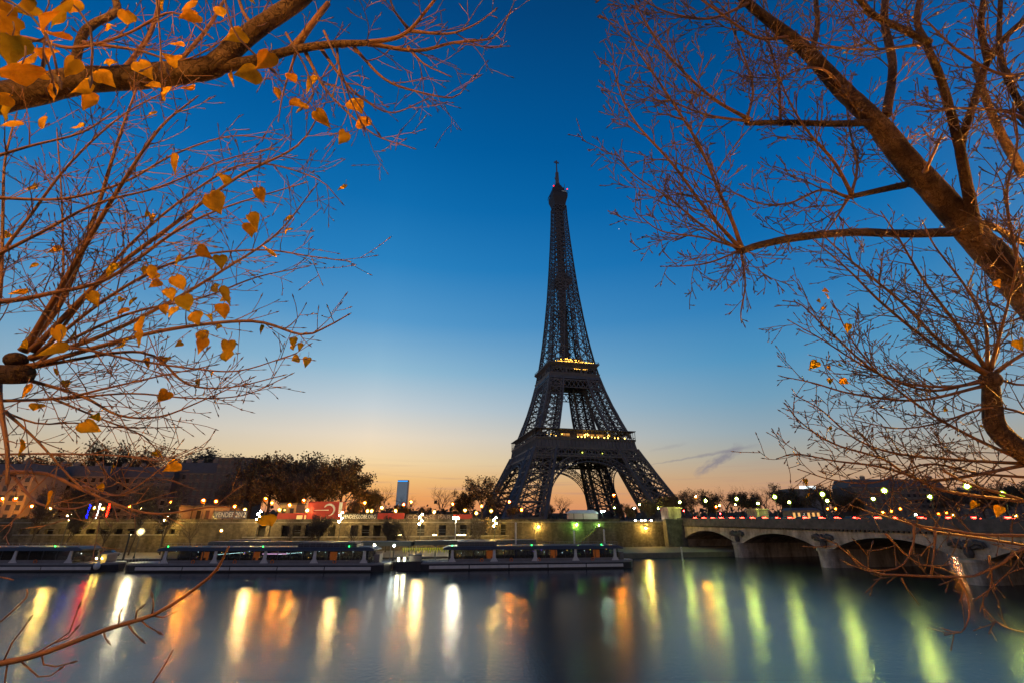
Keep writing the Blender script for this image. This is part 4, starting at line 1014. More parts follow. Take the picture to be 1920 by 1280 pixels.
# red pavilion with tall panel and white emblem
Yp = lerp_line(QW, XH(580, 156)) + 4.0
a, b = PY(519, 972, Yp), PY(636, 972, Yp); c = PY(577, 939, Yp); e = PY(520, 961, Yp)
t = thing('event_pavilion', 'red event pavilion with a tall panel bearing a white curved emblem', 'pavilion', (a.x, Yp, ZU), atan2(8, 62)); w = (b.x - a.x) / cos(atan2(8, 62)) * .985
xm = (c.x - a.x)
MB().box(0, xm, 0, 5, 0, e.z - ZU).build('low_wing', RED, t)
MB().box(xm + .003, w, -.3, 5, 0, c.z - ZU).build('tall_panel', RED, t)
for q in (.30, .42): MB().box(w * q, w * (q + .09), -.06, -.003, 1.2, 2.4).build('lit_window', glow('pav_win', 1.0, .55, .16, 1.1), t)
pw = w - xm; zc2 = (c.z - ZU) * .60; hh2 = c.z - ZU
mb = MB(); cx = xm + pw * .62; R0 = hh2 * .26
pts = []
for i in range(15):
    th = rad(150) - rad(235) * i / 14; pts.append((cx + R0 * cos(th), -.36, zc2 + R0 * sin(th)))
wd = [.05 + .30 * sin(pi * min(1, (i + .5) / 15) ** .8) for i in range(15)]
for (p, q), (r0, r1) in zip(zip(pts, pts[1:]), zip(wd, wd[1:])): mb.tube([p, q], [r0, r1], 6)
mb.tube([(xm + pw * .18, -.36, zc2 - .05), (cx - .1, -.36, zc2 - .02)], [.05, .14], 6); mb.box(xm + pw * .90, xm + pw * .995, -.36, -.303, hh2 * .45, hh2 * .97)
mb.build('emblem', LETW, t)
# orange awning left of the lettered fence, low huts
for px0, px1, y0, y1, Y, lab, m in ((312, 338, 946, 972, 170, 'small tiled orange lit house behind the leftmost lamp mast', FACADE), (352, 432, 947, 972, 178, 'long low house with an orange lit front left of the lettered fence', FACADE), (527, 557, 942, 962, 172, 'orange lit box pavilion standing behind the low red wing', FACADE)):
    building(px0, px1, y0, Y, 7, lab, 1, max(2, int((px1 - px0) / 14)), roof='flat', chim=0, name='pavilion')

# ------------------------------------------------------------------ quay stairs lit green, mooring posts
xs = XH(1106, 168, 8); ys = lerp_line(QW, xs)
t = thing('quay_stairs', 'stone stairs against the quay wall lit green beside the bridge', 'stairs', (xs - 5, ys - 2.6, ZL), atan2(14, 62))
mb = MB()
for i in range(16): mb.box(i * .6, 10.5, 0, 2.0, i * .42, i * .42 + .42)
mb.build('steps', STONE, t)
mb = MB()
for i in range(9): mb.bar((i * 1.15, -.05, i * .8), (i * 1.15, -.05, i * .8 + 1.0), .06)
mb.bar((0, -.05, 1.0), (9.3, -.05, 7.4), .07); mb.build('handrail', GREYM, t)
for px, y0, Y, lab in ((1277, 1024, 140, 'pale mooring post in the water before the first arch'), (244, 1000, 122, 'dark slanted mooring post between the first two boats'), (1076, 993, 126, 'thin white post behind the third boat beside the green stairs, on their left'), (1132, 991, 127, 'thin white post behind the third boat beside the green stairs, on their right'), (967, 978, 128, 'thin pale post behind the third boat below the tower')):
    p = PY(px, y0, Y); zb = -1.0 if Y in (140, 122) else -1.0
    t = tag(MB().lathe((p.x, p.y, zb), [(.22, 0), (.2, p.z - zb - .4), (.26, p.z - zb - .3), (.1, p.z - zb)], 8).build('mooring_post', DARKM if px == 244 else WHITEP), lab, 'post', 'mooring posts along the far bank')

# ------------------------------------------------------------------ boats
HULL = mat('boat_hull', (0.035, 0.035, 0.042), .4, noise=(.5, (.05, .045, .05)))
BAND = mat('boat_band', (0.62, 0.58, 0.54), .5, noise=(.8, (.5, .46, .43)))
BROOF = mat('boat_roof', (0.045, 0.045, 0.055), .5)
BSIDE = mat('boat_side', (0.20, 0.18, 0.175), .5, noise=(.7, (.15, .135, .13)))
SEAT = mat('boat_seat', (0.45, 0.10, 0.03), .6)
def glass_mat():
    m = bpy.data.materials.new('boat_glass'); m.use_nodes = True; nt = m.node_tree; nt.nodes.clear()
    o = nt.nodes.new('ShaderNodeOutputMaterial'); a = nt.nodes.new('ShaderNodeBsdfTransparent'); a.inputs[0].default_value = (.55, .58, .6, 1)
    g = nt.nodes.new('ShaderNodeBsdfGlossy'); g.inputs['Roughness'].default_value = .04; f = nt.nodes.new('ShaderNodeFresnel'); f.inputs[0].default_value = 1.5
    mx = nt.nodes.new('ShaderNodeMixShader'); nt.links.new(f.outputs[0], mx.inputs[0]); nt.links.new(a.outputs[0], mx.inputs[1]); nt.links.new(g.outputs[0], mx.inputs[2]); nt.links.new(mx.outputs[0], o.inputs[0])
    return m
BGLASS = glass_mat()
def tour_boat(x0, y0, x1, y1, label, nmod, seed, bow='right', lights=(), cab=(.14, .92)):
    ln = sqrt((x1 - x0) ** 2 + (y1 - y0) ** 2); t = thing('tour_boat', label, 'boat', (x0, y0, 0), atan2(y1 - y0, x1 - x0), 'long glass roofed boats moored at the quay')
    Bm = 7.0; R = random.Random(seed)
    def sec(x, k, z0, z1, ins0, ins1):
        hw0, hw1 = Bm / 2 * k - ins0, Bm / 2 * k - ins1; c = Bm / 2
        return [(x, c - hw0, z0), (x, c + hw0, z0), (x, c + hw1, z1), (x, c - hw1, z1)]
    st = [(0.0, .55, .6), (.02, .8, .3), (.06, 1, 0), (.94, 1, 0), (.98, .75, .3), (1.0, .35, .9)]
    MB().loft([sec(ln * a + (1.6 * q if a > .9 else -0) * 0, k, -.6 + q * .8, 1.35, .35, 0) for a, k, q in st]).build('hull', HULL, t)
    n = 5
    for i in range(n):
        a, b = ln * (.06 + .88 * i / n), ln * (.06 + .88 * (i + 1) / n) - .25
        MB().box(a, b, -.14, -.003, .42, 1.05).build('hull_band', BAND, t)
    MB().loft([sec(ln * a, k * .99, 1.353, 1.75, 0, .1) for a, k, q in st]).build('deck', BSIDE, t)
    c0, c1 = ln * cab[0], ln * cab[1]
    # lower side panels and ramps
    MB().box(c0, c1, .35, .5, 1.753, 2.35).box(c0, c1, Bm - .5, Bm - .35, 1.753, 2.35).build('side_panel', BSIDE, t)
    MB().box(c0 + .05, c1 - .05, .40, .44, 2.353, 4.2).box(c0 + .05, c1 - .05, Bm - .44, Bm - .4, 2.353, 4.2).build('glazing', BGLASS, t)
    fm = MB().loft([[(-.9, .2, 1.76), (.9, .2, 1.76), (.9, .55, 1.76), (-.9, .55, 1.76)], [(-.35, .2, 2.6), (.35, .2, 2.6), (.35, .55, 2.6), (-.35, .55, 2.6)], [(-.25, .25, 4.2), (.25, .25, 4.2), (.25, .55, 4.2), (-.25, .55, 4.2)]]).mesh('frame', BAND)
    pm = MB().box(-.06, .06, .3, .52, 2.36, 4.2).mesh('mullion', HULL)
    for i in range(nmod + 1):
        o = bpy.data.objects.new('frame', fm); C.objects.link(o); o.parent = t; o.location = (c0 + .9 + (c1 - c0 - 1.8) * i / nmod, 0, 0)
        if i < nmod:
            for q in range(1, 4):
                o = bpy.data.objects.new('mullion', pm); C.objects.link(o); o.parent = t; o.location = (c0 + .9 + (c1 - c0 - 1.8) * (i + q / 4) / nmod, 0, 0)
    rf = MB().loft([[(x, .1, z0), (x, Bm - .1, z0), (x, Bm - .5, z1), (x, .5, z1)] for x, z0, z1 in ((c0 - 1.2, 4.203, 4.5), (c0, 4.203, 4.95), (c1, 4.203, 4.95), (c1 + 1.2, 4.203, 4.5))]).build('roof', BROOF, t)
    mb = MB(); nr = 34
    for i in range(nr + 1): xx = c0 + (c1 - c0) * i / nr; mb.bar((xx, .7, 4.95), (xx, .7, 5.75), .05)
    mb.bar((c0, .7, 5.75), (c1, .7, 5.75), .07); mb.bar((c0, .7, 5.35), (c1, .7, 5.35), .04); mb.build('railing', GREYM, rf)
    mb = MB()
    for i in range(int((c1 - c0) / 1.1)):
        x = c0 + 1 + i * 1.1
        if R.random() < .85: mb.box(x, x + .12, 1.2, 3.0, 1.76, 2.75).box(x, x + .12, 4.0, 5.8, 1.76, 2.75).box(x + .12, x + .55, 1.2, 3.0, 2.1, 2.2)
    mb.build('seats', HULL, t)
    for f in lights:
        x = c0 + (c1 - c0) * f; MB().box(x, x + 1.5, 2.0, 2.3, 1.9, 3.9).build('lit_panel', glow('orange_panel', 1.0, .22, .03, .38), t)
    mb = MB()
    for i in range(int((c1 - c0) / 2)):
        x = c0 + 1.0 + 2 * i
        if R.random() < .8: mb.ball((x, R.uniform(2, 6), R.uniform(3.2, 3.95)), .06, 5, 4)
    mb.build('ceiling_lamp', glow('cold_dots', .75, .95, 1.0, 8), t)
    for nm, cc in (('warm_lamp', (1, .5, .1)), ('purple_lamp', (.4, .2, 1))):
        mb = MB()
        for i in range(7 if nm == 'warm_lamp' else 4): mb.ball((R.uniform(c0 + 1, c1 - 1), R.uniform(2, 6), R.uniform(2.6, 3.9)), .08, 5, 4)
        mb.build(nm, glow(nm, *cc, 5), t)
    mb = MB()
    for f in (.02, .48, .9): mb.ball((c0 + (c1 - c0) * f, .5, 5.1), .14, 6, 4)
    mb.build('green_lamp', glow('green_dot', .02, 1.0, .15, 8), t)
    lm_ = MB()
    lm_.tube([(0, .45 + .0, 0)] and [(.34 * cos(2 * pi * q / 12), -.04, .34 * sin(2 * pi * q / 12)) for q in range(13)], [.09] * 13, 6)
    lmesh = lm_.mesh('lifebuoy', mat('lifebuoy_orange', (.65, .16, .03), .5))
    for f in (.10 + .03 * seed, .36, .58 - .02 * seed, .84):
        o = bpy.data.objects.new('lifebuoy', lmesh); C.objects.link(o); o.parent = t; o.location = (c0 + (c1 - c0) * f, .28, 2.05)
    MB().tube([(ln * .03, .9, 1.8), (ln * .02 - .6, 4.5, 1.3), (ln * .015 - 1.2, 9.5, 1.2)], [.05] * 3, 5).build('bow_rope', GREYM, t)
    MB().tube([(ln * .97, .9, 1.8), (ln * .98 + .5, 4.5, 1.25), (ln * .985 + 1.0, 9.5, 1.2)], [.05] * 3, 5).build('stern_rope', GREYM, t)
    if seed == 1: MB().ball((ln * .93, 1.2, 2.6), .16, 8, 5).ball((ln * .95, 1.2, 2.6), .12, 8, 5).build('deck_lamp', glow('deck_lamp_yellow', 1, .66, .1, 160), t)
    if seed == 3: MB().box(c0 + 2, c0 + 11, .8, 6.2, 4.96, 5.9).build('roof_cover', mat('roof_cover', (.10, .10, .095), .7), t)
    if seed == 2: MB().box(c1 - 16, c1 - 3, 1.0, 6.0, 4.96, 5.6).box(c1 - 15.5, c1 - 3.5, 1.4, 5.6, 5.603, 5.9).build('roof_cover', mat('roof_cover_dark', (.07, .06, .07), .6), t)
    # bow furniture
    xb = ln * .965
    MB().box(ln * .935, ln * .955, 2.0, 5.0, 1.76, 3.4).build('wheel_house', BSIDE, t)
    mb = MB()
    for i in range(7): mb.bar((ln * .02 + .7 * i, .6, 1.75), (ln * .02 + .7 * i, .6, 2.7), .05)
    mb.bar((ln * .02, .6, 2.7), (ln * .02 + 4.2, .6, 2.7), .06); mb.build('bow_rail', GREYM, t)
    return t
b1 = tour_boat(-150, 110, -88, 110.5, 'dark moored tour boat cut by the left edge of the view', 4, 1, lights=(.76,), cab=(.05, .86))
MB().ball((59.3, -.1, 1.2), .62, 10, 7, 1.25).build('fender', WHITEP, b1)
b2 = tour_boat(-85, 109.5, -27.0, 110.2, 'longest moored tour boat in the middle left below the red panel', 4, 2, lights=(.17, .42, .80))
b3 = tour_boat(-21.5, 112.2, 29.3, 118.6, 'moored tour boat in front of the iron tower next to open water', 4, 3, lights=(.22, .60, .86))
for b, z in ((b2, 3.7), ):
    mb = MB(); R = random.Random(3)
    for i in range(46): mb.ball((17.5 + i * .24 + (8 if i > 23 else 0), 5.0 + i * .02, 3.15 + .018 * (i % 24)), .05, 5, 4)
    mb.build('light_string', glow('cyan_string', .65, 1.0, .95, 9), b)
    MB().box(28, 33.5, 4.6, 4.7, 3.25, 3.38).build('pink_tube', glow('pink', 1.0, .5, .8, 3), b)
# small launch between the boats
t = thing('launch', 'small dark launch with two bright deck lamps between the tour boats', 'boat', (-26.6, 112.2, 0), .12)
MB().loft([[(x, 1.8 - w, z0), (x, 1.8 + w, z0), (x, 1.8 + w * 1.15, 1.9), (x, 1.8 - w * 1.15, 1.9)] for x, w, z0 in ((0, .5, .4), (.8, 1.3, -.2), (5.4, 1.6, -.3), (6.6, 1.5, 0))]).build('hull', HULL, t)
MB().box(3.6, 6.2, .9, 2.7, 1.903, 3.1).build('cabin', BSIDE, t); MB().box(3.4, 6.4, .7, 2.9, 3.103, 3.25).build('roof', BROOF, t)
for x in (1.2, 2.5): MB().ball((x, .5, 2.45), .2, 8, 6).tube([(x, .5, 1.9), (x, .5, 2.3)], [.04, .04], 5).build('deck_lamp', lamp_glow((1, .95, .6), 900), t)
# pontoons with long canopies
def shelter(x0, y0, x1, y1, label, zr, lights):
    ln = sqrt((x1 - x0) ** 2 + (y1 - y0) ** 2); t = thing('pontoon_shelter', label, 'shelter', (x0, y0, 0), atan2(y1 - y0, x1 - x0), 'canopied pontoons')
    MB().box(-1, ln + 1, 0, 5.5, -.4, 1.0).build('pontoon', CONC, t)
    MB().box(0, ln, .1, 5.2, zr, zr + 1.05).build('canopy', mat('canopy_green', (.11, .115, .095), .6, noise=(.3, (.085, .09, .075))), t)
    pmesh = MB().tube([(0, 0, 1.0), (0, 0, zr)], [.1, .1], 6).mesh('post', GREYM)
    for i in range(int(ln / 5) + 1):
        for y in (.5, 4.8):
            o = bpy.data.objects.new('post', pmesh); C.objects.link(o); o.parent = t; o.location = (min(.4 + 5 * i, ln - .4), y, 0)
    for (a, b, y, z, c, s) in lights: MB().box(ln * a, ln * b, y, y + .08, z, z + .12).build('strip_lamp', glow('strip_%d_%d' % (a * 100, ln), *c, s), t)
    return t
shelter(-76, 124.0, -25.5, 125.5, 'long grey green canopy on the pontoon behind the longest boat', 4.35, ((.22, .30, .4, 4.1, ORANGE, 3), (.34, .74, .4, 4.05, (1, .42, .08), 3.0), (.30, .62, 4.4, 3.6, (1, .6, .2), 1.6), (.76, .80, 1, 3.8, (1, .1, .05), 2.0)))
shelter(-24.6, 125.8, 6.5, 132.2, 'long grey green canopy on the pontoon behind the boat nearest the tower', 4.5, ((.3, .6, .5, 4.1, (.7, .8, .15), 1.5), (.78, .98, .4, 4.0, (.45, .3, 1.0), 3.0)))
# festoon of yellow pennants under the second canopy, lamplight put in as emission
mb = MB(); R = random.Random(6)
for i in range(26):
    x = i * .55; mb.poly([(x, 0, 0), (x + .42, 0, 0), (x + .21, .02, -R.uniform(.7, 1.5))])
o = mb.build('pennant_string', glow('pennant', .75, .72, .03, .35)); o.location = (-26.5, 120.8, 4.25); tag(o, 'string of yellow pennants with glow painted in, hanging behind the small launch', 'pennants')

# ------------------------------------------------------------------ cars
def car_proto():
    t = thing('car', 'car', 'car', (0, 0, 0), 0, 'cars queuing across the bridge')
    body = [[(-2.1, -.8, .35), (-2.1, .8, .35), (-2.1, .75, .8), (-2.1, -.75, .8)], [(-1.9, -.85, .3), (-1.9, .85, .3), (-1.9, .8, .95), (-1.9, -.8, .95)], [(1.2, -.87, .3), (1.2, .87, .3), (1.2, .82, .95), (1.2, -.82, .95)], [(2.1, -.75, .35), (2.1, .75, .35), (2.1, .7, .72), (2.1, -.7, .72)]]
    MB().loft(body).build('body', mat('car_paint', (.10, .10, .11), .3, .3), t)
    MB().loft([[(-1.8, -.74, .953), (.95, -.74, .953), (.95, .74, .953), (-1.8, .74, .953)], [(-1.3, -.6, 1.45), (.15, -.6, 1.45), (.15, .6, 1.45), (-1.3, .6, 1.45)]]).build('cabin', WINDOW, t)
    for x in (-1.3, 1.3):
        for y in (-.82, .82): MB().tube([(x, y - .1, .32), (x, y + .1, .32)], [.32, .32], 12).build('wheel', BLACK, t)
    for y in (-.62, .62):
        MB().box(-2.16, -2.0, y - .24, y + .24, .74, 1.02).build('tail_light', lamp_glow((1.0, .06, .03), 30), t)
        MB().box(2.02, 2.14, y - .15, y + .15, .52, .68).build('headlight', lamp_glow((1.0, .95, .8), 3), t)
    MB().box(-1.85, -1.45, -.55, .55, 1.08, 1.24).build('brake_light', lamp_glow((1.0, .02, .01), 60), t)
    return t
cp = car_proto(); rz = atan2(BD.y, BD.x)
carpos = [2 + 4.95 * i + (i * 7 % 3) * .2 for i in range(20)]
COLN = ['first', 'second', 'third', 'fourth', 'fifth', 'sixth', 'seventh', 'eighth', 'ninth', 'tenth', 'eleventh', 'twelfth', 'thirteenth', 'fourteenth', 'fifteenth', 'sixteenth', 'seventeenth', 'eighteenth', 'nineteenth', 'twentieth']
for i, s in enumerate(carpos):
    lab = 'dark car with red tail lights behind the bridge parapet, %s from the tower end' % COLN[i]
    p = bpt(s, 4.2, 9.905)
    if i == 0: cp.location = p; cp.rotation_euler = (0, 0, rz); cp['label'] = lab
    else: dup(cp, p, rz, lab)
for i, (px, Y, lab) in enumerate(((1198, 187, 'car with white headlights on the quay road, leftmost of three left of the bridge'), (1216, 186, 'car with white headlights on the quay road, middle of three left of the bridge'), (1241, 187, 'car with white headlights on the quay road touching the bridge pedestal'))):
    p = PY(px, 977, Y); c = dup(cp, (p.x, p.y, ZU + .01), rad(192 + 60), lab); c['group'] = 'cars on the quay road'
    for ch in c.children:
        if ch.name.startswith('headlight'): ch.scale = (1.3, 1.8, 2.0); ch.data = ch.data.copy(); ch.data.materials.clear(); ch.data.materials.append(lamp_glow((1, .93, .8), 60)); ch.location.z -= .5

p = PY(44, 1011, 139); t = thing('quay_hut', 'low pale hut on the lower quay at the far left behind the first boat', 'hut', (p.x, p.y, ZL), .03)
MB().box(-1.8, 1.8, 0, 3, 0, 2.1).build('wall', mat('hut_ochre', (.40, .30, .13), .8, noise=(.6, (.3, .22, .1))), t); MB().box(-2.0, 2.0, -.25, 3.2, 2.103, 2.3).build('roof', CONC, t); MB().box(-.5, .4, -.04, -.003, 0, 1.8).build('door', DARKM, t)
p = PY(467, 1009, 139); t = thing('box_trailer', 'long dark box trailer parked on the lower quay before the gallery wall', 'trailer', (p.x, p.y, ZL), .1)
MB().box(-5.2, 5.2, 0, 2.4, 1.0, 3.9).build('box', mat('trailer_paint', (.05, .05, .10), .4), t)
MB().box(-5.0, 5.0, -.03, -.003, 3.0, 3.25).box(-5.0, 5.0, -.03, -.003, 1.5, 1.6).build('stripe', mat('trailer_stripe', (.12, .10, .35), .4), t)
for x in (-3.9, -2.9, 3.6): MB().tube([(x, -.02, .5), (x, .3, .5)], [.5, .5], 12).build('wheel', BLACK, t)
p = PY(672, 1008, 142); t = thing('barrier', 'short red and white barrier on the lower quay before the gallery wall', 'barrier', (p.x, p.y, ZL), .1)
MB().box(-1.7, 1.7, 0, .12, 1.2, 2.2).build('panel', RED, t); MB().box(-1.5, 1.5, -.03, -.003, 1.6, 1.85).build('stripe', WHITEP, t); MB().box(-1.6, -1.5, 0, .1, 0, 1.19).box(1.5, 1.6, 0, .1, 0, 1.19).build('feet', GREYM, t)
for px, Y, lab in ((118, 134, 'dark car parked on the lower quay below the slim lit trunks'), (208, 135, 'dark car parked on the lower quay left of the brightest white lamp'), (368, 136, 'dark car parked on the lower quay right of the leftmost lamp mast')):
    q = dup(cp, (XH(px, Y, 2), Y, ZL + .005), .06, lab); q['group'] = 'cars parked on the lower quay'
    for ch in q.children:
        if ch.name.startswith(('tail', 'brake', 'head')): ch.data = ch.data.copy(); ch.data.materials.clear(); ch.data.materials.append(WHITEP if ch.name.startswith('head') else RED)

# ------------------------------------------------------------------ overhanging poplars of the near bank
def bark_near():
    m = bpy.data.materials.new('poplar_bark'); m.use_nodes = True; nt = m.node_tree; p = nt.nodes['Principled BSDF']; p.inputs['Roughness'].default_value = .85; p.inputs['Specular IOR Level'].default_value = .2
    t = nt.nodes.new('ShaderNodeTexCoord'); n = nt.nodes.new('ShaderNodeTexNoise'); n.inputs['Scale'].default_value = 6; n.inputs['Detail'].default_value = 10; n.inputs['Roughness'].default_value = .7
    nt.links.new(t.outputs['Object'], n.inputs['Vector'])
    v = nt.nodes.new('ShaderNodeTexVoronoi'); v.feature = 'DISTANCE_TO_EDGE'; v.inputs['Scale'].default_value = 11
    n0 = nt.nodes.new('ShaderNodeTexNoise'); n0.inputs['Scale'].default_value = 6; n0.inputs['Detail'].default_value = 4; nt.links.new(t.outputs['Object'], n0.inputs['Vector'])
    ad = nt.nodes.new('ShaderNodeMix'); ad.data_type = 'RGBA'; ad.blend_type = 'LINEAR_LIGHT'; ad.inputs[0].default_value = .25
    nt.links.new(t.outputs['Object'], ad.inputs[6]); nt.links.new(n0.outputs['Color'], ad.inputs[7]); nt.links.new(ad.outputs[2], v.inputs['Vector'])
    r = nt.nodes.new('ShaderNodeValToRGB'); r.color_ramp.elements[0].position = .3; r.color_ramp.elements[1].position = .75
    r.color_ramp.elements[0].color = (.085, .05, .03, 1); r.color_ramp.elements[1].color = (.21, .14, .09, 1)
    nt.links.new(n.outputs[0], r.inputs[0])
    cr = nt.nodes.new('ShaderNodeMapRange'); cr.inputs[1].default_value = 0; cr.inputs[2].default_value = .09; cr.inputs[3].default_value = .55; cr.inputs[4].default_value = 1
    nt.links.new(v.outputs[0], cr.inputs[0])
    mx = nt.nodes.new('ShaderNodeMix'); mx.data_type = 'RGBA'; mx.blend_type = 'MULTIPLY'; mx.inputs[0].default_value = 1
    nt.links.new(r.outputs[0], mx.inputs[6]); nt.links.new(cr.outputs[0], mx.inputs[7]); nt.links.new(mx.outputs[2], p.inputs['Base Color'])
    n3 = nt.nodes.new('ShaderNodeTexNoise'); n3.inputs['Scale'].default_value = 2.2; n3.inputs['Detail'].default_value = 3; nt.links.new(t.outputs['Object'], n3.inputs['Vector'])
    r3 = nt.nodes.new('ShaderNodeValToRGB'); r3.color_ramp.elements[0].position = .38; r3.color_ramp.elements[1].position = .62; r3.color_ramp.elements[0].color = (.35, .33, .32, 1); r3.color_ramp.elements[1].color = (1.05, 1, .95, 1)
    nt.links.new(n3.outputs[0], r3.inputs[0]); m3 = nt.nodes.new('ShaderNodeMix'); m3.data_type = 'RGBA'; m3.blend_type = 'MULTIPLY'; m3.inputs[0].default_value = 1
    nt.links.new(mx.outputs[2], m3.inputs[6]); nt.links.new(r3.outputs[0], m3.inputs[7]); nt.links.new(m3.outputs[2], p.inputs['Base Color'])
    h = nt.nodes.new('ShaderNodeMath'); h.operation = 'MULTIPLY'; nt.links.new(n.outputs[0], h.inputs[0]); nt.links.new(cr.outputs[0], h.inputs[1])
    b = nt.nodes.new('ShaderNodeBump'); b.inputs['Strength'].default_value = 1.0; b.inputs['Distance'].default_value = .03
    nt.links.new(h.outputs[0], b.inputs['Height']); nt.links.new(b.outputs[0], p.inputs['Normal'])
    return m
PBARK = bark_near()
TWIG = mat('poplar_twig', (.23, .10, .032), .6, noise=(9, (.13, .06, .022)))
TWIGD = mat('poplar_twig_dark', (.17, .085, .02), .65, noise=(9, (.10, .05, .014)))
BUD = mat('poplar_bud', (.10, .055, .03), .5)
def leaf_mat():
    m = bpy.data.materials.new('autumn_leaf'); m.use_nodes = True; nt = m.node_tree; nt.nodes.clear()
    o = nt.nodes.new('ShaderNodeOutputMaterial'); d = nt.nodes.new('ShaderNodeBsdfDiffuse'); tr_ = nt.nodes.new('ShaderNodeBsdfTranslucent'); mx = nt.nodes.new('ShaderNodeMixShader'); mx.inputs[0].default_value = .4
    t = nt.nodes.new('ShaderNodeTexCoord'); n = nt.nodes.new('ShaderNodeTexNoise'); n.inputs['Scale'].default_value = 16; n.inputs['Detail'].default_value = 8; n.inputs['Roughness'].default_value = .7
    nt.links.new(t.outputs['Object'], n.inputs['Vector'])
    r = nt.nodes.new('ShaderNodeValToRGB'); r.color_ramp.elements[0].position = .3; r.color_ramp.elements[0].color = (.36, .16, .012, 1); r.color_ramp.elements[1].position = .55; r.color_ramp.elements[1].color = (.80, .40, .02, 1)
    nt.links.new(n.outputs[0], r.inputs[0])
    oi = nt.nodes.new('ShaderNodeObjectInfo'); r2 = nt.nodes.new('ShaderNodeValToRGB'); r2.color_ramp.elements[0].color = (.50, .62, .55, 1); r2.color_ramp.elements[1].color = (1, 1, 1, 1)
    e2 = r2.color_ramp.elements.new(.45); e2.color = (1, .98, .9, 1); e3 = r2.color_ramp.elements.new(.75); e3.color = (.78, .60, .5, 1)
    nt.links.new(oi.outputs['Random'], r2.inputs[0])
    mm = nt.nodes.new('ShaderNodeMix'); mm.data_type = 'RGBA'; mm.blend_type = 'MULTIPLY'; mm.inputs[0].default_value = 1; nt.links.new(r.outputs[0], mm.inputs[6]); nt.links.new(r2.outputs[0], mm.inputs[7])
    for s in (d, tr_): nt.links.new(mm.outputs[2], s.inputs[0])
    nt.links.new(d.outputs[0], mx.inputs[1]); nt.links.new(tr_.outputs[0], mx.inputs[2]); nt.links.new(mx.outputs[0], o.inputs[0])
    return m
LEAFM = leaf_mat()

def smooth_path(pts, rr, step):
    """ Catmull-Rom through pts """
    P = [pts[0] * 2 - pts[1]] + pts + [pts[-1] * 2 - pts[-2]]; Rr = [rr[0]] + rr + [rr[-1]]
    out, ro = [], []
    for i in range(1, len(P) - 2):
        n = max(2, int((P[i + 1] - P[i]).length / step))
        for k in range(n):
            t = k / n; a, b, c, d = P[i - 1], P[i], P[i + 1], P[i + 2]
            out.append(.5 * ((2 * b) + (c - a) * t + (2 * a - 5 * b + 4 * c - d) * t * t + (3 * b - a - 3 * c + d) * t ** 3))
            ro.append(Rr[i] + (Rr[i + 1] - Rr[i]) * t)
    out.append(P[-2]); ro.append(Rr[-2]); return out, ro

CURL = Vector((0, 0, 1))
def twig(mb, bd, p, d, Ln, r, lvl, R, rmin, curl, maxl=2):
    n = max(3, int(Ln / .045)); pts = [p]; rr = [r]; dd = d.copy(); bend = Vector((R.gauss(0, 1), R.gauss(0, 1), R.gauss(0, .7))) * .055
    for i in range(n):
        dd = (dd + CURL * curl * .085 + bend + Vector((R.uniform(-1, 1), R.uniform(-1, 1), R.uniform(-1, 1))) * .10).normalized()
        p = p + dd * (Ln / n); pts.append(p); rr.append(max(rmin, r * (1 - .72 * (i + 1) / n)))
    mb.tube(pts, rr, 4 if r > .004 else 3, cap=False)
    e = pts[-1]; bl = R.uniform(.016, .028) * (.6 + rmin / .0035)
    bd.tube([e, e + dd * bl * .4, e + dd * bl], [rmin * 1.1, rmin * 1.9, .0006], 4)
    if lvl >= maxl:
        if Ln > .12:
            for k in range(int(Ln / .07)):
                i = R.randrange(1, n); ax = (pts[i + 1] - pts[i]).normalized(); o = ax.orthogonal().normalized(); o.rotate(Matrix.Rotation(R.uniform(0, 6.28), 3, ax))
                q = (ax * .75 + o * .65).normalized(); bl = R.uniform(.014, .024)
                bd.tube([pts[i], pts[i] + q * bl * .4, pts[i] + q * bl], [rmin, rmin * 1.7, .0006], 3)
        return pts
    nc = max(2, int(Ln * (9 if lvl == 1 else 8)))
    ph = R.uniform(0, 6.28)
    for k in range(nc):
        t = .12 + .86 * (k + R.random()) / nc; i = min(n - 1, int(t * n)); q = pts[i].lerp(pts[i + 1], t * n - i)
        ax = (pts[i + 1] - pts[i]).normalized(); o = ax.orthogonal().normalized(); ph += 2.4; o.rotate(Matrix.Rotation(ph + R.uniform(-.4, .4), 3, ax))
        ang = R.uniform(.45, .95); nd = (ax * cos(ang) + o * sin(ang)).normalized()
        l2 = Ln * R.uniform(.22, .5) * (1 - .45 * t) if lvl == 0 else (R.uniform(.03, .09) if R.random() < .55 else R.uniform(.09, .22))
        twig(mb, bd, q, nd, l2, max(rmin, rr[i] * .55), lvl + 1, R, rmin, curl, maxl)
    return pts

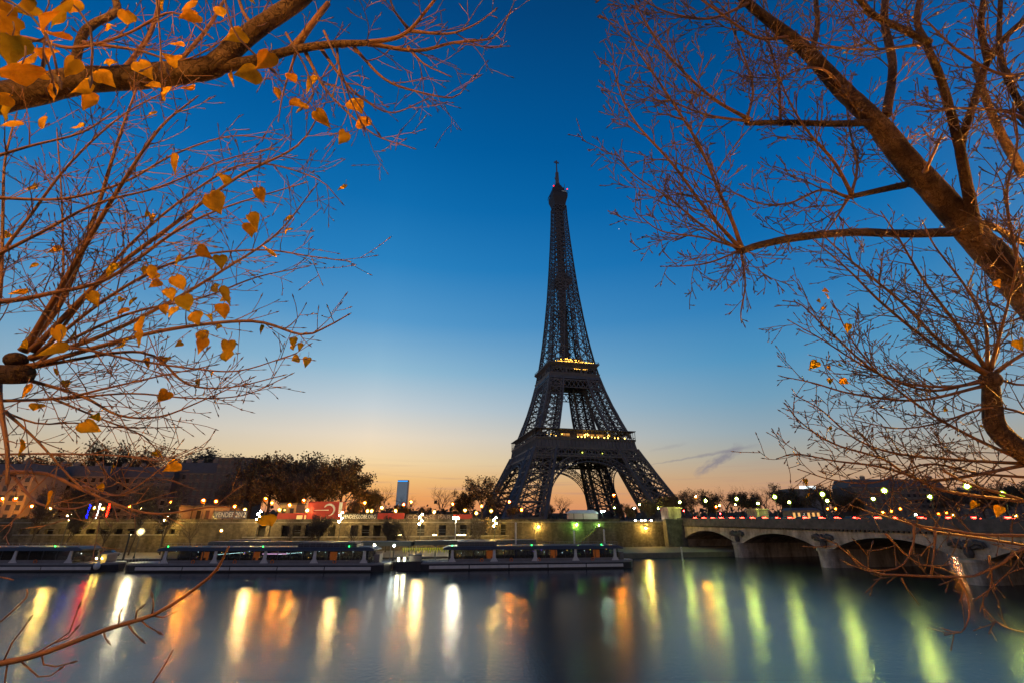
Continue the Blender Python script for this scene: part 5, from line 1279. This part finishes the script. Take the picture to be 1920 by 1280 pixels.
def heart_leaf(mb, p, size, R, face=None):
    out = [(0, 0), (.16, -.10), (.36, -.06), (.46, .12), (.42, .34), (.28, .58), (.12, .82), (0, 1.05), (-.12, .82), (-.28, .58), (-.42, .34), (-.46, .12), (-.36, -.06), (-.16, -.10)]
    dn = Vector((R.uniform(-.7, .7), R.uniform(-.5, .5), -1 + R.uniform(-.1, .7))).normalized()
    fc = Vector((R.uniform(-.9, .9), -1, R.uniform(-.5, .5))).normalized(); sd_ = dn.cross(fc).normalized(); fc = sd_.cross(dn).normalized()
    o = len(mb.v); b1, b2 = R.uniform(.2, 1.1), R.uniform(-.7, .7); asp = R.uniform(.72, 1.05); tw_ = R.uniform(-.5, .5)
    mid = p + dn * (size * .40)
    mb.v.append(tuple(mid + fc * (size * .05)))
    for x, y in out:
        x *= 1 + R.uniform(-.07, .07); y2 = y * .92 + R.uniform(-.02, .02)
        q = p + sd_ * (x * size * asp) + dn * (y2 * size) + fc * (size * (-b1 * abs(x) * .6 + b2 * y * y * .5 + tw_ * x * y + R.uniform(-.035, .035)))
        mb.v.append(tuple(q))
    n = len(out)
    for i in range(n): mb.f.append((o, o + 1 + i, o + 1 + (i + 1) % n))
    return dn

from mathutils import noise as mnoise
def bark_tube(mb, P, Q, n=44):
    L_ = [0.0]
    for a_, b_ in zip(P, P[1:]): L_.append(L_[-1] + (b_ - a_).length)
    PP, QQ, k = [], [], 0; m = max(2, int(L_[-1] / .035))
    for i in range(m + 1):
        l = L_[-1] * i / m
        while k < len(L_) - 2 and L_[k + 1] < l: k += 1
        t = (l - L_[k]) / max(1e-6, L_[k + 1] - L_[k]); PP.append(P[k].lerp(P[k + 1], t)); QQ.append(Q[k] + (Q[k + 1] - Q[k]) * t)
    o = len(mb.v); mb.tube(PP, QQ, n, cap=True)
    for i in range(m + 1):
        c = PP[i]; l = L_[-1] * i / m
        for q in range(n):
            v = Vector(mb.v[o + i * n + q]); d = v - c; a_ = 2 * pi * q / n
            s_ = Vector((cos(a_) * QQ[i] * 14, sin(a_) * QQ[i] * 14, l * 2.6)); f = 1 - abs(mnoise.noise(s_)) * 2.2
            g = mnoise.noise(Vector((cos(a_) * 1.2, sin(a_) * 1.2, l * 1.7)))
            h = .010 * max(0, f) ** 2 + .03 * QQ[i] / .2 * g - .004 * (1 if mnoise.noise(s_ * 2.3) > .25 else 0)
            v2 = c + d * (1 + h * -1.0 / max(QQ[i], .03) if False else 1 + (g * .08 - .075 * min(1, max(0, f - .55) * 2.2)))
            mb.v[o + i * n + q] = (v2.x, v2.y, v2.z)
class Poplar:
    def __init__(s, label, depth, root, seed, rmin=.0026, dk=1.0, lk=1.0, sk=1.0):
        s.dk, s.lk, s.sk = dk, lk, sk
        s.t = thing('poplar_tree', label, 'tree', root, 0, 'poplars overhanging the near bank'); s.o = Vector(root); s.R = random.Random(seed); s.depth = depth; s.rmin = rmin
        s.tr, s.tw, s.bd = MB(), MB(), MB(); s.brs, s.lvs = [], []
    def pt(s, px, py, d=None): return PD(px, py, d or s.depth) - s.o
    def limb(s, pts, r0, r1, tw=True, d0=None, d1=None, dens=1.0, ln=(.25, .7), curl=.6, mb=None, wob=.012, t0=.1, fan=0, n=None):
        R = s.R; d0 = d0 or s.depth; d1 = d1 or d0; m = len(pts)
        q = [s.pt(x, y, d0 + (d1 - d0) * i / (m - 1)) + Vector((R.gauss(0, wob), R.gauss(0, wob), R.gauss(0, wob))) for i, (x, y) in enumerate(pts)]
        k0, k1 = d0 / F, d1 / F
        r0, r1 = r0 * s.sk, r1 * s.sk
        rr = [(r0 + (r1 - r0) * (i / (m - 1)) ** .8) * (k0 + (k1 - k0) * i / (m - 1)) for i in range(m)]
        rr = [max(s.rmin * 1.2, x) for x in rr]
        P, Q = smooth_path(q, rr, .06 if max(rr) < .03 else .09)
        big = max(rr) > .03
        if not big and len(Q) > 3: Q[0] *= 1.45; Q[1] *= 1.15
        if mb or big: bark_tube(mb or s.tr, P, Q, 40 if max(Q) > .05 else 24)
        else: s.brs.append(MB().tube(P, Q, n or (7 if max(rr) > .008 else 5), cap=True))
        if tw: s.twigs(P, Q, dens, ln, curl, t0)
        return P, Q
    def twigs(s, P, Q, dens, ln, curl, t0=.1):
        R = s.R; tot = sum((b - a).length for a, b in zip(P, P[1:])); n = int(tot * 15 * dens * s.dk); ph = R.uniform(0, 6)
        for k in range(n):
            t = t0 + (1 - t0) * (k + R.random()) / n; i = min(len(P) - 2, int(t * (len(P) - 1)))
            ax = (P[i + 1] - P[i]).normalized(); o = ax.orthogonal().normalized(); ph += 2.4; o.rotate(Matrix.Rotation(ph + R.uniform(-.5, .5), 3, ax))
            o = Vector((o.x, o.y * .6, o.z)).normalized()
            ang = R.uniform(.45, 1.05); d = (ax * cos(ang) + o * sin(ang)).normalized()
            L_ = R.uniform(*ln) * (1.05 - .6 * t) * s.lk
            twig(s.tw, s.bd, P[i], d, L_, max(s.rmin * 1.3, min(Q[i] * .6, s.rmin * 2.1)), 1 if L_ < .28 else 0, R, s.rmin, curl)
        e = (P[-1] - P[-2]).normalized()
        bl = .035; s.bd.tube([P[-1], P[-1] + e * bl * .4, P[-1] + e * bl], [s.rmin * 1.4, s.rmin * 2.2, .0008], 4)
    def hub_fan(s, px, py, n, ln, a0, a1, r, curl=.5, d=None):
        """ shoots leaving one knuckle; angles in picture degrees, 0 right, 90 up """
        R = s.R; p = s.pt(px, py, d)
        for k in range(n):
            a = rad(a0 + (a1 - a0) * (k + R.uniform(.2, .8)) / n); dv = Vector((cos(a), R.uniform(-.55, .55), sin(a))).normalized()
            twig(s.tw, s.bd, p, dv, R.uniform(*ln), r, 0, R, s.rmin, curl)
    def leaves(s, lst, size=.085):
        for px, py, sp in lst:
            d = max(.85, min(s.depth * 1.15, size * F / sp)); p = PD(px, py - sp * .45, d) - s.o
            sz = sp / F * d * (.82 if sp > 45 else .95)
            lf = MB(); dn = heart_leaf(lf, p, sz, s.R); nf = len(lf.f); st = p + Vector((s.R.uniform(-.3, .3), s.R.uniform(-.2, .2), 1)) * sz * .55
            lf.tube([p + dn * sz * .05, p.lerp(st, .5) + Vector((.004, 0, 0)), st], [.0012, .0012, .0015], 4); s.lvs.append((lf, nf))
    def done(s):
        if s.tr.v: tk = s.tr.build('trunk', PBARK, s.t, True)
        TM = TWIGD if s.depth > 4 else TWIG
        for m in s.brs: m.build('branch', TWIG, s.t, True)
        tw = tag(s.tw.build('twigs', TM, s.t), kind='stuff'); tag(s.bd.build('buds', BUD, tw), kind='stuff')
        for m, nf in s.lvs:
            o = m.build('leaf', LEAFM, s.t, True); o.data.materials.append(TWIG)
            o.data.polygons.foreach_set('material_index', [0] * nf + [1] * (len(o.data.polygons) - nf))

# --- right, big leaning poplar
c = Poplar('big leaning poplar whose thick trunk crosses the upper right corner', 6.0, (12.5, 6.5, 1.4), 21, .0043, .42, 1.55, .70)
root = Vector((0, 0, 0))
P, Q = c.limb([(2160, 860), (2030, 680), (1920, 548), (1840, 455), (1770, 378), (1700, 300), (1640, 232), (1580, 165), (1520, 104), (1460, 52), (1400, 2), (1330, -60)], 50, 8, tw=False)
c.tr.tube([Vector((0, 0, -.2)), Vector((-.2, -.1, 3)), P[0] * .55 + Vector((.4, 0, 1.2)), P[0]], [.62, .52, .45, Q[0]], 14)
c.twigs(P[len(P) // 2:], Q[len(Q) // 2:], .7, (.25, .6), .5)
c.limb([(1790, 438), (1700, 437), (1600, 438), (1500, 447), (1430, 460), (1388, 468)], 12, 9, dens=.25, d1=5.6)
c.limb([(1392, 466), (1375, 420), (1350, 360), (1310, 275), (1245, 175), (1190, 90), (1165, 30)], 6, 1.5, d0=5.6, d1=5.4, curl=.5)
c.limb([(1388, 466), (1330, 400), (1262, 312), (1190, 225), (1155, 150), (1148, 90)], 5.5, 1.2, d0=5.6, d1=5.2)
c.limb([(1386, 466), (1320, 425), (1255, 372), (1190, 330), (1150, 290)], 4, 1.2, d0=5.6, d1=5.8)
c.limb([(1385, 468), (1320, 445), (1240, 435), (1195, 400)], 3.4, 1.2, d0=5.6, d1=5.3)
c.limb([(1390, 470), (1330, 492), (1280, 500), (1240, 505)], 3, 1.2, d0=5.6, d1=5.4, ln=(.12, .3))
c.limb([(1392, 470), (1398, 530), (1390, 585), (1392, 604)], 3, 1.2, d0=5.6, d1=5.4, ln=(.1, .25))
c.hub_fan(1390, 468, 10, (.35, .8), 185, 320, .006, .35, 5.6)
c.limb([(1640, 232), (1560, 233), (1480, 230), (1400, 231)], 9, 6.5, dens=.4, d1=5.7)
c.limb([(1400, 231), (1335, 182), (1262, 112), (1205, 35), (1180, -20)], 5, 1.5, d0=5.7, d1=5.4)
c.limb([(1400, 231), (1412, 170), (1395, 110), (1370, 40), (1365, -10)], 4, 1.5, d0=5.7, d1=6.2)
c.limb([(1402, 232), (1330, 215), (1260, 190), (1200, 150)], 4, 1.2, d0=5.7, d1=5.5)
c.limb([(1470, 230), (1460, 150), (1440, 60), (1430, -10)], 4, 2, d0=5.8, d1=6.4)
c.limb([(1695, 348), (1645, 358), (1590, 370)], 9, 6.5, dens=.3, d1=5.8)
c.limb([(1598, 367), (1565, 305), (1520, 248), (1480, 190), (1450, 120)], 5, 1.5, d0=5.8, d1=5.6)
c.limb([(1592, 370), (1540, 358), (1480, 378), (1430, 378), (1370, 360)], 4, 1.4, d0=5.8, d1=5.5)
c.limb([(1592, 372), (1572, 408), (1545, 440)], 4, 1.5, d0=5.8, d1=5.5)
c.limb([(1597, 365), (1605, 310), (1590, 240), (1580, 190)], 4, 1.5, d0=5.8, d1=6.3)
c.limb([(1835, 452), (1812, 350), (1795, 245), (1765, 150), (1738, 85)], 15, 8, tw=True, dens=.5, d0=5.9, d1=5.2)
c.limb([(1738, 84), (1690, 55), (1640, 28), (1605, -10)], 9, 7, dens=1.0, d0=5.2, d1=4.6)
c.limb([(1738, 85), (1720, 40), (1725, -20)], 8, 6, dens=.8, d0=5.2, d1=5.4)
c.limb([(1730, 85), (1640, 92), (1560, 90), (1500, 70)], 4, 1.5, dens=1.0, d0=5.2, d1=4.8)
c.limb([(1800, 270), (1825, 190), (1848, 118), (1890, 65), (1960, 10)], 10, 7, dens=.7, d0=5.6, d1=5.2)
c.limb([(1848, 118), (1838, 50), (1850, -20)], 8, 6, dens=.8, d0=5.3, d1=5.3)
c.limb([(1662, 215), (1672, 120), (1660, 40), (1662, -30)], 11, 8, dens=.6, d1=6.6)
c.limb([(1520, 104), (1532, 48), (1528, -10)], 8, 5, d1=6.4)
c.limb([(1845, 420), (1880, 432), (1960, 478)], 9, 7, dens=.8, d0=6.2, d1=6.6)
c.limb([(1735, 318), (1748, 296), (1762, 250)], 5, 3, dens=.7, d0=5.7, d1=5.2)
c.limb([(1920, 330), (1880, 265), (1850, 190), (1830, 120)], 12, 7, dens=.6, d0=7.5, d1=7.5)
c.limb([(1990, 330), (1900, 180), (1870, 100), (1880, -20)], 9, 5, dens=.9, d0=5.0, d1=5.2)
c.limb([(1960, 250), (1900, 215), (1820, 205), (1740, 210)], 5, 2, d0=5.0, d1=5.0)
c.limb([(1960, 130), (1880, 140), (1800, 100), (1740, 40)], 5, 2, d0=4.8, d1=4.8)
c.limb([(1590, 176), (1540, 130), (1480, 140), (1430, 190)], 4, 1.5, d0=6.0, d1=5.4)
c.limb([(1480, 70), (1420, 70), (1340, 20), (1290, -20)], 5, 2, d0=6, d1=5.6)
c.limb([(1400, 10), (1330, 30), (1250, 20), (1190, -10)], 4, 1.5, d0=6, d1=5.7)
c.limb([(1768, 380), (1710, 350), (1670, 300), (1640, 262)], 4, 1.5, d0=6.05, d1=6.4)
c.limb([(1930, 560), (1900, 450), (1890, 360), (1905, 270), (1900, 200)], 5, 2, d0=5.2, d1=4.8)
c.leaves([(1700, 12, 9), (1690, 30, 8), (1712, 34, 9), (1703, 44, 8), (1722, 32, 8), (1472, 262, 9), (1868, 535, 18)], .07)
c.done()

# --- right, lower pollarded poplar
d = Poplar('pollarded poplar with a knuckled stub and drooping branches at the lower right', 4.6, (10.5, 8.5, 1.4), 33, .0032, .55, 1.35, .68)
P, Q = d.limb([(2200, 1010), (2080, 940), (1960, 872), (1905, 840), (1872, 806), (1862, 770), (1858, 725), (1857, 700)], 40, 16, tw=False)
d.tr.tube([Vector((0, 0, -.2)), Vector((-.3, -.3, 3.5)), P[0] * .7 + Vector((0, 0, 1)), P[0]], [.42, .36, .30, Q[0]], 14)
d.tr.ball(d.pt(1857, 712), .095, 12, 8, .9)
J = 4.6
for pts, r0, r1, d1 in (
    ([(1855, 705), (1772, 642), (1692, 568), (1602, 492), (1540, 438)], 6.5, 1.5, 4.2), ([(1850, 708), (1762, 655), (1662, 575), (1592, 508), (1530, 450)], 6, 1.5, 4.9),
    ([(1852, 690), (1802, 622), (1732, 532), (1682, 452), (1655, 400)], 5.5, 1.4, 4.4), ([(1855, 695), (1845, 602), (1802, 532), (1752, 462), (1730, 420)], 5, 1.4, 4.8),
    ([(1850, 710), (1762, 728), (1652, 702), (1562, 622), (1500, 575), (1470, 560)], 5, 1.2, 4.3), ([(1848, 714), (1742, 730), (1642, 692), (1545, 640), (1480, 600)], 4.5, 1.2, 4.8),
    ([(1850, 722), (1722, 748), (1602, 738), (1522, 715), (1470, 705)], 4.5, 1.2, 4.4), ([(1860, 692), (1882, 602), (1902, 522), (1912, 430)], 5, 1.5, 4.3),
    ([(1865, 700), (1915, 660), (1990, 620)], 5, 3, 4.4), ([(1862, 705), (1920, 720), (1990, 700)], 4, 2, 4.5), ([(1858, 695), (1870, 640), (1850, 560), (1840, 500)], 4, 1.5, 5.0),
    ([(1925, 862), (1832, 822), (1742, 772), (1662, 712), (1602, 642), (1562, 565)], 5.5, 1.3, 4.2), ([(1925, 866), (1802, 862), (1682, 850), (1602, 822), (1540, 765), (1490, 740)], 5, 1.2, 4.4),
    ([(1935, 872), (1742, 898), (1652, 862), (1562, 832), (1500, 790), (1475, 760)], 5, 1.2, 4.0), ([(1960, 945), (1782, 922), (1702, 892), (1642, 872), (1562, 860), (1490, 850), (1455, 852)], 5.5, 1.2, 3.9),
    ([(1950, 900), (1840, 885), (1740, 870), (1640, 905), (1560, 900), (1500, 880)], 4, 1.2, 4.4), ([(1960, 790), (1860, 760), (1760, 790), (1680, 800), (1600, 790)], 4, 1.2, 4.5), ([(1980, 560), (1900, 600), (1820, 610), (1740, 580), (1680, 540)], 4, 1.2, 5.0),
    ([(1980, 680), (1900, 640), (1820, 660), (1760, 690)], 3.5, 1.2, 4.9)):
    d.limb(pts, r0, r1, d0=J, d1=d1, dens=.95, ln=(.18, .55), curl=.45)
d.hub_fan(1857, 700, 9, (.3, .7), 20, 200, .005, .4)
for pts, r0, r1, dd0, dd1 in (
    ([(1990, 1008), (1850, 1001), (1772, 996), (1722, 984), (1690, 972), (1655, 962)], 4.5, 1.2, 3.6, 3.6), ([(1990, 1030), (1842, 1006), (1752, 990), (1682, 975), (1635, 958), (1600, 945)], 4.5, 1.3, 3.8, 3.4),
    ([(2010, 1000), (1905, 1030), (1880, 1056), (1852, 1075), (1802, 1083), (1692, 1086), (1640, 1070), (1597, 1045), (1577, 1026)], 5, 1.5, 3.3, 3.3),
    ([(1757, 995), (1756, 1040), (1744, 1080)], 3.2, 1.4, 3.5, 3.4), ([(1717, 984), (1712, 1012), (1692, 1052), (1660, 1065), (1612, 1056), (1590, 1040)], 3.2, 1.2, 3.5, 3.4),
    ([(1660, 1000), (1690, 1032), (1730, 1056), (1770, 1062), (1810, 1088)], 2.6, 1.2, 3.4, 3.4), ([(1985, 960), (1900, 930), (1820, 905), (1760, 880)], 5, 3, 3.6, 3.8),
    ([(1800, 1085), (1815, 1120), (1820, 1160), (1800, 1184), (1768, 1180)], 2.4, 1.2, 3.3, 3.2), ([(1960, 1190), (1900, 1180), (1862, 1165), (1840, 1140)], 2.4, 1.2, 3.2, 3.2), ([(1695, 1088), (1700, 1105), (1712, 1118)], 2.2, 1.2, 3.3, 3.3),
    ([(1990, 1060), (1905, 1068), (1860, 1100), (1838, 1130)], 2.6, 1.2, 3.4, 3.3), ([(1850, 1040), (1856, 1080), (1852, 1110)], 2.2, 1.2, 3.4, 3.4)):
    d.limb(pts, r0, r1, d0=dd0, d1=dd1, dens=.55, ln=(.06, .22), curl=.1)
d.leaves([(1593, 616, 19), (1532, 688, 23), (1577, 718, 19), (1558, 716, 13), (1553, 690, 11), (1574, 686, 12), (1743, 696, 14), (1912, 650, 28), (1558, 804, 14), (1510, 904, 15), (1518, 931, 15), (1832, 952, 20), (1876, 960, 24), (1545, 548, 12), (1552, 558, 13), (1534, 566, 10), (1545, 580, 10), (1775, 770, 9), (1840, 800, 10), (1560, 640, 10), (1872, 660, 12)], .075)
d.done()

# --- left, upper poplar limb
a = Poplar('poplar whose thick limb crosses the upper left corner', 3.4, (-6.6, 4.4, 1.4), 44, .0024, .55, 1.35, .82)
P, Q = a.limb([(-260, 300), (-130, 225), (-20, 190), (60, 166), (150, 149), (250, 143), (340, 138), (400, 124), (450, 94), (500, 50), (560, -2), (630, -70)], 38, 16, tw=False)
a.tr.tube([Vector((0, 0, -.2)), Vector((.2, -.2, 4)), Vector((.9, -.6, 7.5)), P[0] + Vector((-.5, 0, -1.0)), P[0]], [.42, .36, .28, .2, Q[0]], 14)
a.twigs(P[len(P) // 3:], Q[len(Q) // 3:], .45, (.2, .5), .4)
for pts, r0, r1, d1, dn in (
    ([(415, 128), (480, 106), (540, 92), (620, 86), (690, 82)], 14, 6.5, 3.3, .6), ([(640, 86), (720, 76), (765, 55), (800, 20), (830, -12)], 6, 2.5, 3.1, 1), ([(690, 84), (780, 90), (850, 80), (918, 68), (948, 40)], 5, 1.2, 3.4, 1),
    ([(545, 88), (590, 58), (612, -5)], 9, 6, 3.4, .9), ([(570, 92), (600, 150), (642, 200), (700, 252), (770, 282)], 4, 1.1, 3.2, .8), ([(600, 88), (650, 160), (690, 200), (740, 210), (790, 185)], 3.5, 1.1, 3.5, .8),
    ([(660, 86), (720, 150), (780, 165), (850, 180), (868, 165)], 3.5, 1.1, 3.4, .8), ([(760, 88), (800, 120), (840, 150)], 3, 1.1, 3.3, .9), ([(630, 88), (640, 150), (660, 230)], 3, 1.1, 3.1, .8), ([(765, 55), (840, 60), (890, 50), (925, 15)], 3.5, 1.1, 3.0, 1),
    ([(765, 55), (740, 20), (730, -15)], 3, 2, 3.2, 1), ([(130, 150), (160, 62), (220, 20), (195, -25)], 10, 7, 3.6, .9), ([(-20, 60), (60, 75), (140, 95), (230, 60), (330, 35), (400, 60)], 5, 1.6, 3.0, 1), ([(160, 80), (260, 90), (340, 110), (430, 70)], 4, 1.2, 3.3, 1),
    ([(230, 140), (280, 60), (300, -15)], 6, 4, 3.7, .9), ([(330, 130), (390, 60), (420, 0)], 5, 3, 3.7, .9), ([(480, 70), (450, 20), (440, -20)], 5, 3, 3.4, .9), ([(560, 100), (530, 170), (520, 230)], 3, 1.1, 3.1, .7)):
    a.limb(pts, r0, r1, d0=3.4, d1=d1, dens=dn * .9, ln=(.14, .42), curl=.25)
# near hanging shoots carrying the large leaves
for pts, dd in (([(-60, -20), (40, 20), (90, 70), (110, 130)], 1.15), ([(60, -40), (120, -5), (160, 60), (180, 150)], 1.2), ([(420, -40), (450, 30), (470, 90), (500, 130)], 1.3), ([(540, 60), (565, 120), (580, 170), (575, 200)], 1.5), ([(610, 60), (650, 130), (660, 180), (668, 215)], 1.6), ([(280, -30), (300, 60), (300, 120), (298, 170)], 1.7)):
    a.limb(pts, 2.2, 1.2, d0=dd, d1=dd, dens=.35, ln=(.05, .14), curl=0)
a.leaves([(22, 105, 80), (85, 62, 84), (115, 40, 78), (62, 128, 62), (40, 165, 96), (135, 25, 55), (160, 172, 52), (170, 195, 46), (235, 40, 46), (258, 134, 42), (205, 128, 36), (10, 30, 60), (12, 60, 50), (300, 20, 36), (365, 18, 46), (372, 45, 40), (305, 185, 42), (292, 168, 34), (362, 172, 28),
          (455, 82, 52), (505, 125, 58), (480, 155, 54), (520, 176, 24), (582, 160, 38), (565, 213, 50), (592, 226, 40), (660, 205, 44), (672, 240, 40), (285, 222, 28), (332, 130, 36), (470, 6, 24), (40, 245, 38), (75, 238, 32), (150, 240, 22), (5, 215, 40), (62, 30, 44), (100, 100, 50), (30, 140, 46), (70, 160, 58), (95, 130, 60), (120, 85, 56), (15, 60, 70), (50, 20, 60), (180, 150, 40), (200, 60, 34), (90, 185, 48), (20, 205, 50), (140, 130, 44), (410, 25, 30), (340, 90, 26), (430, 150, 26), (310, 120, 28), (545, 150, 26), (648, 262, 30)], .085)
a.done()

# --- left, lower poplar with a cut stub
b = Poplar('pollarded poplar with a cut stub at the left edge fanning out long shoots', 2.6, (-5.2, 3.6, 1.4), 55, .0019, .80, 1.25, .76)
P, Q = b.limb([(-330, 1500), (-260, 1200), (-190, 950), (-120, 790), (-70, 730), (-20, 702)], 48, 27, tw=False)
b.tr.tube([Vector((0, 0, -.2)), Vector((.1, 0, 3)), P[0] + Vector((-.3, 0, -1.2)), P[0]], [.34, .28, .2, Q[0]], 14)
b.limb([(-20, 702), (10, 700), (46, 694)], 25, 23, tw=False, mb=b.tr, d1=2.5)
b.tr.ball(b.pt(30, 675, 2.58), .055, 12, 8, .8)
for pts, r0, r1, d1, dn in (
    ([(40, 662), (118, 562), (178, 402), (222, 262), (255, 165)], 8, 2, 2.9, .9), ([(50, 655), (148, 482), (232, 352), (302, 242), (372, 186)], 8, 1.6, 2.5, .9), ([(60, 655), (200, 522), (322, 422), (442, 332), (560, 272), (605, 200)], 7, 1.3, 2.6, 1),
    ([(-60, 575), (20, 568), (100, 548), (200, 517), (332, 432), (422, 390), (560, 342)], 8, 1.3, 2.3, .9), ([(50, 685), (202, 642), (332, 616), (472, 605), (562, 625), (602, 620), (653, 590)], 6.5, 1.6, 2.2, .7), ([(55, 672), (180, 632), (302, 572), (422, 502), (522, 442), (590, 350)], 6.5, 1.3, 2.8, 1),
    ([(60, 688), (122, 652), (252, 672), (352, 690), (442, 693), (545, 664)], 4.5, 1.2, 2.3, .8), ([(60, 690), (262, 662), (352, 716), (432, 725), (525, 700)], 4.5, 1.1, 2.6, .8), ([(40, 710), (152, 742), (222, 775), (302, 780), (382, 750), (470, 712)], 4.5, 1.1, 2.5, .9),
    ([(-40, 748), (102, 746), (202, 730), (302, 705), (400, 690)], 4.5, 1.2, 2.4, .8), ([(-5, 720), (5, 780), (20, 842), (16, 905)], 6, 4, 2.3, .4), ([(16, 885), (82, 890), (152, 915), (232, 946), (302, 962), (402, 952), (455, 958)], 5, 1.3, 2.1, .5),
    ([(10, 770), (62, 822), (132, 898), (162, 918)], 3.5, 1.6, 2.4, .6), ([(-30, 852), (102, 846), (222, 855), (302, 858), (360, 838)], 3, 1.1, 2.3, .7), ([(155, 915), (222, 925), (302, 878), (320, 862)], 2.6, 1.1, 2.1, .5), ([(20, 890), (50, 925), (75, 945), (130, 950), (200, 935)], 4, 1.3, 2.1, .4),
    ([(-20, 660), (5, 560), (12, 400), (12, 300), (30, 220)], 5, 1.8, 3.0, .8), ([(40, 660), (108, 560), (112, 402), (106, 250)], 4, 1.4, 2.9, .8), ([(-40, 640), (-5, 500), (60, 400), (130, 300), (230, 215), (330, 160)], 5, 1.3, 2.7, .9), ([(-30, 490), (80, 430), (180, 380), (300, 350), (420, 300), (500, 285)], 4.5, 1.2, 2.4, .9),
    ([(-30, 300), (60, 280), (150, 245), (210, 210)], 4, 1.5, 2.6, .8), ([(-30, 370), (120, 370), (230, 340), (330, 290), (430, 250), (520, 260)], 4, 1.2, 2.8, .8), ([(60, 670), (200, 560), (340, 490), (480, 470), (580, 480), (640, 490)], 4.5, 1.1, 2.3, .9), ([(80, 660), (240, 590), (380, 560), (480, 520), (570, 500)], 4, 1.1, 2.9, .9),
    ([(90, 640), (230, 470), (360, 360), (470, 310), (590, 330), (640, 380)], 4, 1.1, 2.7, .9), ([(120, 745), (250, 735), (360, 745), (460, 740), (540, 700)], 3, 1.1, 2.7, .8), ([(100, 745), (200, 790), (270, 820), (300, 850)], 2.8, 1.1, 2.7, .8), ([(-20, 760), (60, 790), (140, 790), (230, 800), (330, 800)], 3, 1.1, 2.8, .9),
    ([(-90, 1270), (-20, 1246), (32, 1236), (92, 1220), (202, 1180), (292, 1150), (368, 1102), (408, 1066), (430, 1025)], 9.5, 2.4, 1.7, .0), ([(262, 1310), (285, 1282), (310, 1244), (325, 1219)], 2.6, 1.8, 1.7, 0), ([(-30, 1190), (10, 1158), (48, 1120), (50, 1105)], 2.6, 1.6, 1.7, 0), ([(-60, 1080), (-10, 1080), (25, 1085)], 2.4, 1.4, 1.7, 0)):
    b.limb(pts, r0, r1, d0=2.6 if pts[0][1] < 1000 else 1.7, d1=d1, dens=dn * .95, ln=(.12, .38), curl=.35, tw=dn > 0, wob=.008 if pts[0][1] < 1000 else .002)
# the low twig across the water: side shoots as in the photo
for pts in ([(8, 1236), (22, 1205), (42, 1180), (54, 1163)], [(60, 1228), (100, 1205), (130, 1185), (147, 1140)], [(105, 1203), (128, 1195), (141, 1180)], [(38, 1238), (58, 1256), (72, 1268), (95, 1266), (110, 1255)], [(78, 1224), (82, 1245), (105, 1249), (132, 1242)], [(222, 1172), (224, 1150), (225, 1148)], [(240, 1170), (250, 1185), (262, 1196)], [(262, 1160), (275, 1172), (294, 1183)], [(254, 1163), (256, 1145), (262, 1140)], [(285, 1152), (288, 1130), (286, 1120)], [(285, 1153), (305, 1157), (322, 1149)], [(15, 1240), (10, 1270), (8, 1290)], [(195, 1183), (197, 1194), (200, 1198)]):
    q = [b.pt(x, y, 1.7) for x, y in pts]
    b.brs.append(MB().tube(q, [.0034 - .0013 * i / (len(q) - 1) for i in range(len(q))], 5))
    for q0, q1 in ((q[-2], q[-1]),):
        e = (q1 - q0).normalized(); b.bd.tube([q1, q1 + e * .012, q1 + e * .03], [.003, .005, .0008], 5)
b.leaves([(320, 310, 40), (420, 343, 36), (392, 390, 58), (485, 366, 30), (646, 356, 22), (64, 353, 22), (335, 490, 28), (368, 481, 32), (412, 493, 30), (465, 421, 40), (470, 433, 30), (536, 443, 30), (543, 412, 20), (508, 484, 34), (203, 512, 34), (275, 516, 30), (328, 535, 38), (315, 555, 30), (410, 562, 42), (418, 585, 34), (342, 575, 44), (362, 602, 38), (325, 590, 30), (398, 602, 36), (166, 566, 34),
          (258, 618, 38), (252, 640, 30), (232, 650, 28), (100, 632, 38), (115, 660, 44), (48, 650, 38), (50, 555, 30), (380, 650, 32), (376, 630, 22), (428, 656, 38), (424, 674, 34), (550, 643, 22), (562, 652, 18), (560, 678, 18), (577, 680, 22), (315, 747, 30), (45, 745, 42), (72, 768, 26), (186, 787, 34), (157, 808, 40), (38, 845, 46), (333, 880, 30), (290, 855, 22), (183, 918, 22), (88, 938, 30), (318, 675, 16), (340, 648, 16), (395, 706, 16), (100, 700, 20), (122, 722, 20), (500, 985, 46), (210, 880, 18), (275, 405, 20), (140, 480, 20), (15, 445, 20), (66, 500, 16), (355, 410, 22), (240, 300, 18)] + [(int(b.R.gauss(270, 130)), int(b.R.gauss(560, 95)), b.R.randint(13, 25)) for _ in range(22)], .078)
b.done()
